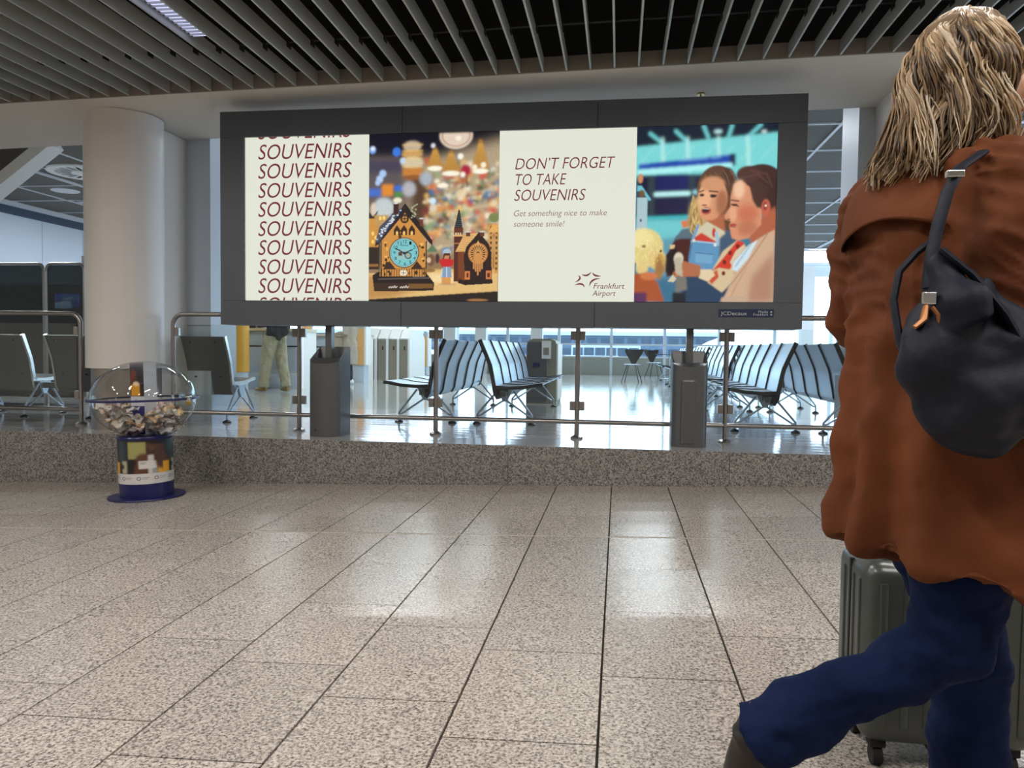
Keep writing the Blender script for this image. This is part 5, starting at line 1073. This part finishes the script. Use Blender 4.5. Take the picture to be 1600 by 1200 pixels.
def bystander(x, y, face, H, label, top, bottom, coat_z, hair, legs=0.10, step=0.12, shoe_m='tan', arm='down'):
    k = H/1.72; f = Vector((cos(face), sin(face), 0)); r_ = Vector((f.y, -f.x, 0)); c = V3(x, y, 0); J = {}
    J['pelvis'] = c+V3(0, 0, 0.94*k); J['chest'] = c+V3(0, 0, 1.27*k)+f*0.01; J['neck'] = c+V3(0, 0, 1.47*k)+f*0.01
    for q, sg in (('l', -1), ('r', 1)):
        J['hip'+q] = c+r_*sg*0.085*k+V3(0, 0, 0.90*k); J['an'+q] = c+r_*sg*legs+f*(sg*step*0.5)+V3(0, 0, 0.09*k); J['kn'+q] = (J['hip'+q]+J['an'+q])/2+f*0.03+V3(0, 0, 0.02); J['to'+q] = J['an'+q]+f*0.15*k+r_*sg*0.03-V3(0, 0, 0.055)
        J['sh'+q] = c+r_*sg*0.18*k+V3(0, 0, 1.41*k)
        if arm == 'down': J['el'+q] = c+r_*sg*0.25*k-f*0.03+V3(0, 0, 1.12*k); J['wr'+q] = c+r_*sg*0.23*k+f*0.10+V3(0, 0, 0.88*k)
        else: J['el'+q] = c+r_*sg*0.23*k+V3(0, 0, 1.12*k); J['wr'+q] = c+r_*sg*0.12*k+f*0.24+V3(0, 0, 1.12*k)
    hc = c+V3(0, 0, 1.60*k)+f*0.03; R = frame(f)
    hd = {q: ((J['wr'+q]-J['el'+q]).normalized(), r_*(1 if q == 'r' else -1) if arm == 'down' else V3(0, 0, 1), 1 if q == 'l' else -1, 1.1*k, 0.45) for q in 'lr'}
    for q in hd: hd[q] = (hd[q][0], hd[q][1], hd[q][2], hd[q][3], hd[q][4])
    body = part('person', body_mesh(J, hc, R, hd, 0.011, k), 'skin', None); tag(body, label, 'person'); face_parts(body, hc, R, k)
    L = lambda a, c_, t: a*(1-t)+c_*t; b = MB()
    b.tube([J['pelvis']+V3(0, 0, 0.08), J['pelvis']-V3(0, 0, 0.04)], [(0.155*k, 0.125*k)]*2, 18)
    for q in 'lr': b.tube([J['hip'+q]+V3(0, 0, 0.04), L(J['hip'+q], J['kn'+q], 0.5), J['kn'+q], L(J['kn'+q], J['an'+q], 0.5), J['an'+q]-V3(0, 0, 0.01)], [0.120*k, 0.108*k, 0.094*k, 0.088*k, 0.086*k] if bottom == 'khaki' else [0.095*k, 0.085*k, 0.065*k, 0.06*k, 0.045*k], 14)
    part('trousers', remesh(b, 0.012, 2, folds(0.018, 9, 1.0, (1.6, 1.6, 0.8))), bottom, body)
    b = MB(); zc = coat_z*k
    b.tube([c+V3(0, 0, 1.45*k), c+V3(0, 0, 1.38*k), c+V3(0, 0, 1.2*k), c+V3(0, 0, 1.0*k), c+V3(0, 0, max(zc, 0.92*k)), c+V3(0, 0, zc)], [(0.10*k, 0.08*k), (0.19*k, 0.12*k), (0.185*k, 0.14*k), (0.165*k, 0.135*k), (0.18*k, 0.15*k), (0.20*k, 0.17*k)], 24)
    for q in 'lr': b.tube([J['sh'+q], J['el'+q], L(J['el'+q], J['wr'+q], 0.92)], [0.075*k, 0.060*k, 0.048*k], 14)
    part('coat', remesh(b, 0.013, 3, folds(0.015, 7, 4.0, (1.5, 1.5, 0.7))), top, body)
    b = MB(); b.ball(hc+R@Vector((0, -0.03, 0.05))*k, (0.085*k, 0.098*k, 0.085*k), 22, R)
    if hair == 'long': b.tube([hc+R@Vector((0, -0.05, 0.02)), hc+R@Vector((0, -0.09, -0.10)), hc+R@Vector((0, -0.10, -0.20))], [(0.085, 0.07), (0.08, 0.05), (0.05, 0.03)], 14)
    part('hair', remesh(b, 0.012, 2, folds(0.01, 22, 2.0, (1, 1, 0.4))), 'darkhair', body)
    for q in 'lr': shoe(body, J['an'+q], J['to'+q], shoe_m, k)
    return J
q = onz(430, 612.5); J1 = bystander(q.x, q.y, radians(155), 1.78, 'person in khaki trousers and dark jacket standing at the pale blue counter', 'darkcloth', 'khaki', 0.93, 'short', 0.13, -0.28, 'tan', 'front')
b = MB(); c0 = J1['pelvis']+V3(0.16, -0.16, 0.0)
b.tube([c0+V3(-0.14, 0, 0.14), c0+V3(0.02, 0, 0.12), c0+V3(0.16, 0, 0.15)], [(0.05, 0.10), (0.06, 0.16), (0.05, 0.10)], 14); b.tube([c0+V3(0.0, 0, 0.12), c0+V3(-0.02, 0, -0.08)], [(0.11, 0.07), (0.05, 0.04)], 12)
o = part('carried_jacket', remesh(b, 0.012, 2, folds(0.03, 10)), 'darkcloth', None); tag(o, 'black folded jacket carried at the hip of the person in khaki trousers', 'jacket')
q = onz(547, 600.5); J2 = bystander(q.x, q.y, radians(170), 1.68, 'person in a knee-length beige coat and dark trousers behind the left billboard post', 'trench', 'darkcloth', 0.44, 'long', 0.06, 0.10, 'white', 'front')
c0 = at(524, 524, 15.3); c0 = J2['wrr']; t = empty('tote_bag', (c0.x-0.09, c0.y-0.05, c0.z-0.42), label='cream bag with brown edge carried by the person in the beige coat', cat='bag')
MB().box((-0.13, -0.06, 0), (0.13, 0.06, 0.34), 0.03).build('bag_body', M['cream'], t, True); MB().box((-0.16, -0.05, 0.0), (-0.131, 0.05, 0.30), 0.01).build('side_gusset', M['tan'], t)
MB().tube([(-0.09, 0, 0.33), (-0.07, 0, 0.38), (0, 0, 0.42), (0.07, 0, 0.38), (0.09, 0, 0.33)], 0.010, 8).build('handle', M['tan'], t, True)

# ------------------------------------------------------------------ the walking person on the right
FY = 0.03; fl = -0.28
fd = Vector((cos(radians(33)), sin(radians(33)), 0)); rd = Vector((fd.y, -fd.x, 0))
tc_ = Vector((0.605, 1.62, 0))
J = {}
J['pelvis'] = Vector((0.64, 1.62, 0.62)); J['chest'] = Vector((0.61, 1.62, 0.98)); J['neck'] = Vector((0.625, 1.61, 1.17))
J['shr'] = at(1562, 285, 1.475); J['shl'] = Vector((0.535, 1.745, 1.08))
J['ell'] = at(1345, 488, 1.80); J['wrl'] = Vector((0.70, 2.06, 0.70))
J['elr'] = at(1590, 480, 1.42); J['wrr'] = Vector((0.93, 1.52, 0.74))
J['hipr'] = J['pelvis']+rd*0.075-V3(0, 0, 0.04); J['hipl'] = J['pelvis']-rd*0.075-V3(0, 0, 0.04)
J['knr'] = at(1480, 1010, 1.52); J['anr'] = at(1182, 1152, 1.56); J['tor'] = at(1140, 1262, 1.575)
J['knl'] = Vector((0.735, 1.70, 0.19)); J['anl'] = Vector((0.745, 1.70, -0.19)); J['tol'] = Vector((0.87, 1.76, -0.245))
hc = at(1527, 124, 1.60); hR = frame((0.965, 0.262, -0.04))
hands = {'l': ((J['wrl']-J['ell']).normalized(), V3(-0.2, 0.1, 1), -1, 0.95, 0.9), 'r': ((J['wrr']-J['elr']).normalized(), V3(0.3, -1, 0.2), -1, 0.95, 0.5)}
wp = part('person', body_mesh(J, hc, hR, hands, 0.0055, 0.97), 'skin', None)
tag(wp, 'person with wavy blond hair, rust coat and blue jeans striding to the right', 'person'); face_parts(wp, hc, hR, 0.97)
Lp = lambda a, c_, t: a*(1-t)+c_*t
# jeans
b = MB(); b.tube([J['pelvis']+V3(0, 0, 0.06), J['pelvis'], J['pelvis']-V3(0, 0, 0.12)], [(0.14, 0.11), (0.155, 0.12), (0.14, 0.12)], 20)
b.tube([J['hipr'], Lp(J['hipr'], J['knr'], 0.5), J['knr'], Lp(J['knr'], J['anr'], 0.35), Lp(J['knr'], J['anr'], 0.7), Lp(J['knr'], J['anr'], 1.0)], [0.105, 0.098, 0.076, 0.066, 0.066, 0.078], 20)
b.tube([J['hipl'], Lp(J['hipl'], J['knl'], 0.5), J['knl'], Lp(J['knl'], J['anl'], 0.5), J['anl']-V3(0, 0, 0.03)], [0.105, 0.095, 0.075, 0.070, 0.080], 20)
def jeanfold(co, no):
    o = np.zeros(len(co), np.float32)
    for i, c in enumerate(co): o[i] = 0.017*mn_.noise(Vector((c[0]*11+c[2]*6, c[1]*5, c[2]*15-c[0]*5)))-0.006*abs(mn_.noise(Vector((c[0]*16, c[1]*10, c[2]*26-c[0]*9))))+0.004*mn_.noise(Vector((c[0]*34, c[1]*20, c[2]*38)))
    return o
part('jeans', remesh(b, 0.0075, 3, jeanfold), 'denim', wp)
for q, dd in (('r', (J['tor']-J['anr']).normalized()), ('l', (J['tol']-J['anl']).normalized())):
    a = J['an'+q]; b = MB()
    if q == 'r':
        b.tube([a-dd*0.065, a-dd*0.02, a+dd*0.06, J['tor']-dd*0.01, J['tor']+dd*0.03], [(0.034, 0.036), (0.046, 0.045), (0.046, 0.042), (0.044, 0.030), (0.034, 0.020)], 16)
        b.tube([a-(J['anr']-J['knr']).normalized()*0.02, a+(J['anr']-J['knr']).normalized()*0.035], [0.038, 0.040], 14)
        part('shoe', remesh(b, 0.007, 2), 'shoe', wp)
    elif q == 'x':
        sh_ = (J['anr']-J['knr']).normalized(); h_ = a+sh_*0.045
        b.tube([a-sh_*0.02, h_], [0.042, 0.04], 14); b.tube([h_-dd*0.055, h_, h_+dd*0.10, h_+dd*0.17], [(0.030, 0.034), (0.036, 0.036), (0.038, 0.028), (0.030, 0.018)], 14)
        part('shoe', remesh(b, 0.007, 2), 'shoe', wp)
    else: shoe(wp, a, J['tol'], 'shoe', 1.0)
# coat
def ell_ring(z, cx, cy, a, bb_, n=40): return [(cx+rd.x*a*cos(2*pi*i/n)+fd.x*bb_*sin(2*pi*i/n), cy+rd.y*a*cos(2*pi*i/n)+fd.y*bb_*sin(2*pi*i/n), z) for i in range(n)]
def loft(b, rings):
    n = len(rings[0]); vs = [p for r_ in rings for p in r_]; fs = [(i*n+k, i*n+(k+1) % n, (i+1)*n+(k+1) % n, (i+1)*n+k) for i in range(len(rings)-1) for k in range(n)]
    fs += [tuple(range(n)), tuple((len(rings)-1)*n+k for k in range(n-1, -1, -1))]; b.add(vs, fs)
secs = [(1.185, 0.625, 1.61, 0.070, 0.060), (1.15, 0.615, 1.62, 0.125, 0.085), (1.09, 0.610, 1.62, 0.175, 0.115), (0.98, 0.614, 1.62, 0.178, 0.135), (0.84, 0.615, 1.62, 0.180, 0.140), (0.70, 0.63, 1.62, 0.190, 0.155), (0.56, 0.645, 1.62, 0.215, 0.175), (0.45, 0.655, 1.62, 0.235, 0.200), (0.385, 0.663, 1.62, 0.245, 0.215)]
b = MB(); rings = [ell_ring(*s_) for s_ in secs]
rings[-1] = [(x, y, z+0.035*max(-0.5, min(1.0, (0.60-x)/0.2))) for x, y, z in rings[-1]]
loft(b, rings)
b.tube([J['shl']+V3(0.02, 0, 0.0), Lp(J['shl'], J['ell'], 0.5)-fd*0.01, J['ell'], Lp(J['ell'], J['wrl'], 0.3), Lp(J['ell'], J['wrl'], 0.92)], [0.075, 0.074, 0.070, 0.066, 0.050], 18)
b.tube([J['shr']+V3(-0.02, 0, 0.005), Lp(J['shr'], J['elr'], 0.5), J['elr'], Lp(J['elr'], J['wrr'], 0.3), Lp(J['elr'], J['wrr'], 0.92)], [0.088, 0.092, 0.080, 0.070, 0.055], 18)
b.tube([J['neck']+V3(0.0, 0, -0.06), J['shr']+V3(-0.01, 0.01, 0.0)], [0.07, 0.07], 16); b.tube([J['neck']+V3(0, 0, -0.06), J['shl']+V3(0.01, 0, 0)], [0.07, 0.07], 16)
def coatfold(co, no):
    o = np.zeros(len(co), np.float32)
    for i, c in enumerate(co):
        x, y, z = c; th = atan2(y-1.62, x-0.63); dn = max(0.0, (0.95-z)/0.55)
        v = 0.021*dn*sin(th*9+2.2*mn_.noise(Vector((x*3, y*3, z*2))))
        v += (0.018 if z > 0.75 else 0.011)*mn_.noise(Vector((x*9+z*5, y*9, z*12-x*6+3)))+0.005*mn_.noise(Vector((x*24, y*22, z*20)))
        if z > 0.8 and (y < 1.5 or x < 0.50): v += -0.018*abs(mn_.noise(Vector((x*10+4, y*8, (z+0.6*x)*26))))
        v += -0.012*abs(mn_.noise(Vector((x*7+z*3, y*7, z*6+9))))-0.006*abs(mn_.noise(Vector((x*19, y*17, z*13+x*8))))
        o[i] = v+0.004
    return o
b.ball(J['shr']+V3(-0.01, 0, 0.0), (0.088, 0.088, 0.080), 18); b.ball(J['shl'], (0.078, 0.078, 0.072), 18)
part('coat', remesh(b, 0.0075, 3, coatfold), 'coat', wp)
# storm flap over the shoulders and turned-up collar
b = MB(); fr = []
for i, (z, cx, cy, a, bb_) in enumerate([(1.165, 0.618, 1.615, 0.118, 0.085), (1.13, 0.610, 1.62, 0.172, 0.112), (1.07, 0.610, 1.615, 0.192, 0.138), (1.01, 0.612, 1.61, 0.190, 0.158)]):
    n = 33; fr.append([(cx+rd.x*a*cos(t)+fd.x*bb_*sin(t), cy+rd.y*a*cos(t)+fd.y*bb_*sin(t), z+(0.02*sin(t*3) if i == 3 else 0)) for t in np.linspace(pi*0.98, 2*pi*0.90, n)])
vs = [p for r_ in fr for p in r_]; n = 33; fs = [(i*n+k, i*n+k+1, (i+1)*n+k+1, (i+1)*n+k) for i in range(3) for k in range(n-1)]
b.add(vs, fs); o = b.build('storm_flap', M['coat'], wp, True); md = o.modifiers.new('t', 'SOLIDIFY'); md.thickness = 0.006; o.modifiers.new('s', 'SUBSURF').render_levels = 1
b = MB(); cc = J['neck']+V3(0.0, 0, 0.0); fr = []
for (dz, a, bb_) in ((-0.035, 0.098, 0.088), (0.01, 0.088, 0.080), (0.045, 0.092, 0.086), (0.03, 0.115, 0.108), (-0.005, 0.135, 0.125)):
    fr.append([(cc.x+rd.x*a*cos(t)+fd.x*bb_*sin(t), cc.y+rd.y*a*cos(t)+fd.y*bb_*sin(t), cc.z+dz+0.012*sin(4*t)) for t in np.linspace(pi*0.62, 2*pi*1.19, n)])
vs = [p for r_ in fr for p in r_]; fs = [(i*n+k, i*n+k+1, (i+1)*n+k+1, (i+1)*n+k) for i in range(4) for k in range(n-1)]
b.add(vs, fs); o = b.build('collar', M['coat'], wp, True); md = o.modifiers.new('t', 'SOLIDIFY'); md.thickness = 0.007; o.modifiers.new('s', 'SUBSURF').render_levels = 1
# hair: a scalp of wavy strands in several tones
HR = random.Random(21); hb = MB(); hcol = [(0.06, 0.036, 0.018), (0.12, 0.072, 0.034), (0.22, 0.135, 0.065), (0.34, 0.22, 0.11), (0.46, 0.32, 0.18), (0.58, 0.47, 0.34)]
cb = MB(); cb.ball(hc+hR@Vector((0, -0.028, 0.045)), (0.077, 0.093, 0.075), 24, hR)
cb.tube([hc+hR@Vector((0, -0.055, 0.03)), hc+hR@Vector((-0.0, -0.075, -0.07)), hc+hR@Vector((-0.01, -0.08, -0.14))], [(0.072, 0.055), (0.072, 0.042), (0.055, 0.03)], 16)
o = part('hair_underlayer', remesh(cb, 0.009, 2, folds(0.012, 26, 3.0, (1, 1, 0.3))), 'hairbase', wp)
for k in range(2000):
    az = HR.uniform(-pi*0.10, pi*1.12)      # 0 = right side, pi/2 = back, pi = left side of the head
    el = HR.uniform(0.05, 1.0)**0.75*pi/2; lay = HR.random()
    dx, dy = cos(az), -sin(az); cn = mn_.noise(Vector((dx*2.2, dy*2.2, el*1.3))); c2 = mn_.noise(Vector((dx*4+7, dy*4, lay*2)))
    if dy > -0.05 and el < 0.35: continue
    q0 = Vector((dx*cos(el)*0.080, -0.028+dy*cos(el)*0.095, 0.042+0.074*sin(el)))
    out = 0.004+0.014*lay; e1 = Vector((dx*(0.078+out), -0.028+dy*(0.092+out), 0.02+0.012*c2))
    Lh = (0.20+0.05*cn+0.035*HR.random())*(1.0 if dy < -0.3 else 0.80)
    e2 = Vector((dx*(0.080+out*1.2)+0.01*cn, -0.030+dy*(0.092+out)-0.006+0.014*c2, e1.z-Lh*0.45))
    e3 = Vector((dx*(0.074+0.045*lay)+0.022*cn, -0.046+dy*(0.090+0.018*lay)-0.045*max(0, -dy)*lay+0.02*c2, e1.z-Lh))
    ctrl = [Vector((0.004+dx*0.016, -0.03+dy*0.03+0.03*(1-abs(dy)), 0.124)), q0, e1, e2, e3] if el > 0.42 else [q0, e1, e2, e3]
    ctrl = [ctrl[0]]+ctrl+[ctrl[-1]]; pts = []; ph = az*5+cn*5+HR.uniform(-0.5, 0.5); wv = 0.006+0.009*(0.5+cn)+0.003*HR.random()
    N = 6; tot = (len(ctrl)-3)*N
    for i in range(1, len(ctrl)-2):
        for t in range(N):
            u_ = t/N; p0, p1, p2, p3 = ctrl[i-1:i+3]
            p_ = 0.5*((2*p1)+(p2-p0)*u_+(2*p0-5*p1+4*p2-p3)*u_*u_+(3*p1-p0-3*p2+p3)*u_**3); s_ = ((i-1)*N+t)/tot
            p_ = p_+Vector((-dy*sin(ph+s_*15)+dx*0.4*cos(ph+s_*15), dx*sin(ph+s_*15)+dy*0.4*cos(ph+s_*15), 0.2*cos(ph+s_*15)))*wv*min(1, s_*1.7)*1.25; pts.append(hc+hR@p_)
    n_ = len(pts); r0 = HR.uniform(0.0014, 0.0030); c = hcol[min(5, max(0, int((cn+0.5)*3+HR.gauss(1.3, 1.4))))]; kf = HR.uniform(0.8, 1.15); c = tuple(q*kf for q in c)
    hb.tube(pts, [(r0*(1.5 if i else 0.6)*(1-0.75*(i/n_)**2), r0*0.8*(1-0.6*(i/n_)**2)) for i in range(n_)], 4, color=c)
hm = hb.mesh('hair'); hm.polygons.foreach_set('use_smooth', [True]*len(hm.polygons)); part('hair', hm, 'hair', wp)
# navy shoulder bag
b = MB(); c1 = at(1522, 585, 1.35)
b.ball(at(1535, 600, 1.36), (0.125, 0.062, 0.118), 26); b.ball(at(1478, 560, 1.36), (0.082, 0.055, 0.100), 22); b.ball(at(1600, 610, 1.38), (0.10, 0.06, 0.09), 22)
b.tube([at(1465, 400, 1.375), at(1480, 450, 1.365), at(1500, 510, 1.36)], [(0.022, 0.018), (0.055, 0.035), (0.09, 0.045)], 16); b.tube([at(1520, 440, 1.38), at(1580, 520, 1.37)], [(0.03, 0.025), (0.05, 0.035)], 12)
bag = part('shoulder_bag', remesh(b, 0.007, 5, folds(0.022, 11, 5.0, (1, 1, 1.3))), 'bag', None); tag(bag, 'slouchy dark navy bag hanging from the walking person\u2019s shoulder over the rust coat', 'bag')
def strap(pts, w_, th, name, m):
    b = MB(); b.tube(pts, [(w_, th)]*len(pts), 10); return b.build(name, M[m], bag, True)
strap([at(1535, 238, 1.42), at(1500, 262, 1.385), at(1480, 300, 1.375), at(1466, 350, 1.37), at(1455, 400, 1.365), at(1450, 450, 1.36)], 0.013, 0.005, 'strap', 'bag')
strap([at(1462, 372, 1.40), at(1432, 395, 1.405), at(1405, 425, 1.41), at(1396, 470, 1.405), at(1405, 530, 1.39), at(1425, 585, 1.37)], 0.014, 0.006, 'strap', 'bag')
strap([at(1470, 390, 1.35), at(1520, 430, 1.335), at(1570, 490, 1.33), at(1610, 560, 1.33)], 0.016, 0.006, 'strap', 'bag')
q = at(1452, 466, 1.325); MB().box(q-V3(0.011, 0.004, 0.010), q+V3(0.011, 0.004, 0.010), 0.002).build('buckle', M['silver'], bag)
q = at(1492, 272, 1.375); MB().box(q-V3(0.014, 0.006, 0.006), q+V3(0.014, 0.006, 0.006), 0.002).build('buckle', M['silver'], bag)
MB().tube([at(1447, 478, 1.325), at(1443, 500, 1.322), at(1428, 512, 1.322)], [(0.008, 0.004), (0.014, 0.005), (0.010, 0.004)], 8).build('leather_tab', M['copper'], bag, True)
MB().tube([at(1456, 480, 1.325), at(1466, 492, 1.322), at(1466, 508, 1.322)], [(0.008, 0.004), (0.009, 0.004), (0.008, 0.004)], 8).build('leather_tab', M['copper'], bag, True)
# suitcase
sx, sy = 0.628, 2.02; t = empty('suitcase', (sx, sy, fl), label='dark grey hard-shell wheeled suitcase rolled along beside the walking person', cat='suitcase')
W_, D_, Z0, Z1 = 0.42, 0.26, 0.065, 0.535
MB().box((0, 0, Z0), (W_, D_, Z1), 0.045).build('shell', M['case'], t, True)
for i in range(7):
    x = 0.045+0.055*i; MB().box((x-0.010, -0.004, Z0+0.05), (x+0.010, 0.01, Z1-0.05), 0.004).build('ridge', M['case'], t, True)
for i in range(3):
    y = 0.05+0.05*i+(0.03 if i > 1 else 0); MB().box((-0.004, y-0.009, Z0+0.05), (0.01, y+0.009, Z1-0.05), 0.004).build('ridge', M['case'], t, True)
    MB().box((0.05, y-0.009, Z1-0.01), (W_-0.05, y+0.009, Z1+0.004), 0.004).build('ridge', M['case'], t, True)
b = MB(); b.box((-0.002, D_/2-0.006, Z0+0.02), (W_+0.002, D_/2+0.006, Z1-0.02)); b.build('zip_band', M['rubber'], t)
for x in (0.12, 0.30): MB().tube([(x, D_-0.05, Z1-0.02), (x, D_-0.05, 0.955)], 0.009, 10).build('telescopic_rod', M['steel'], t, True)
MB().tube([(0.09, D_-0.05, 0.955), (0.33, D_-0.05, 0.955)], 0.014, 10).build('handle', M['blackp'], t, True)
for x in (0.05, W_-0.05):
    for y in (0.045, D_-0.045):
        w2 = MB(); w2.tube([(x-0.012, y, 0.026), (x+0.012, y, 0.026)], 0.026, 16); w2.box((x-0.02, y-0.02, 0.05), (x+0.02, y+0.02, Z0+0.01), 0.004); w2.build('wheel', M['rubber'], t, True)
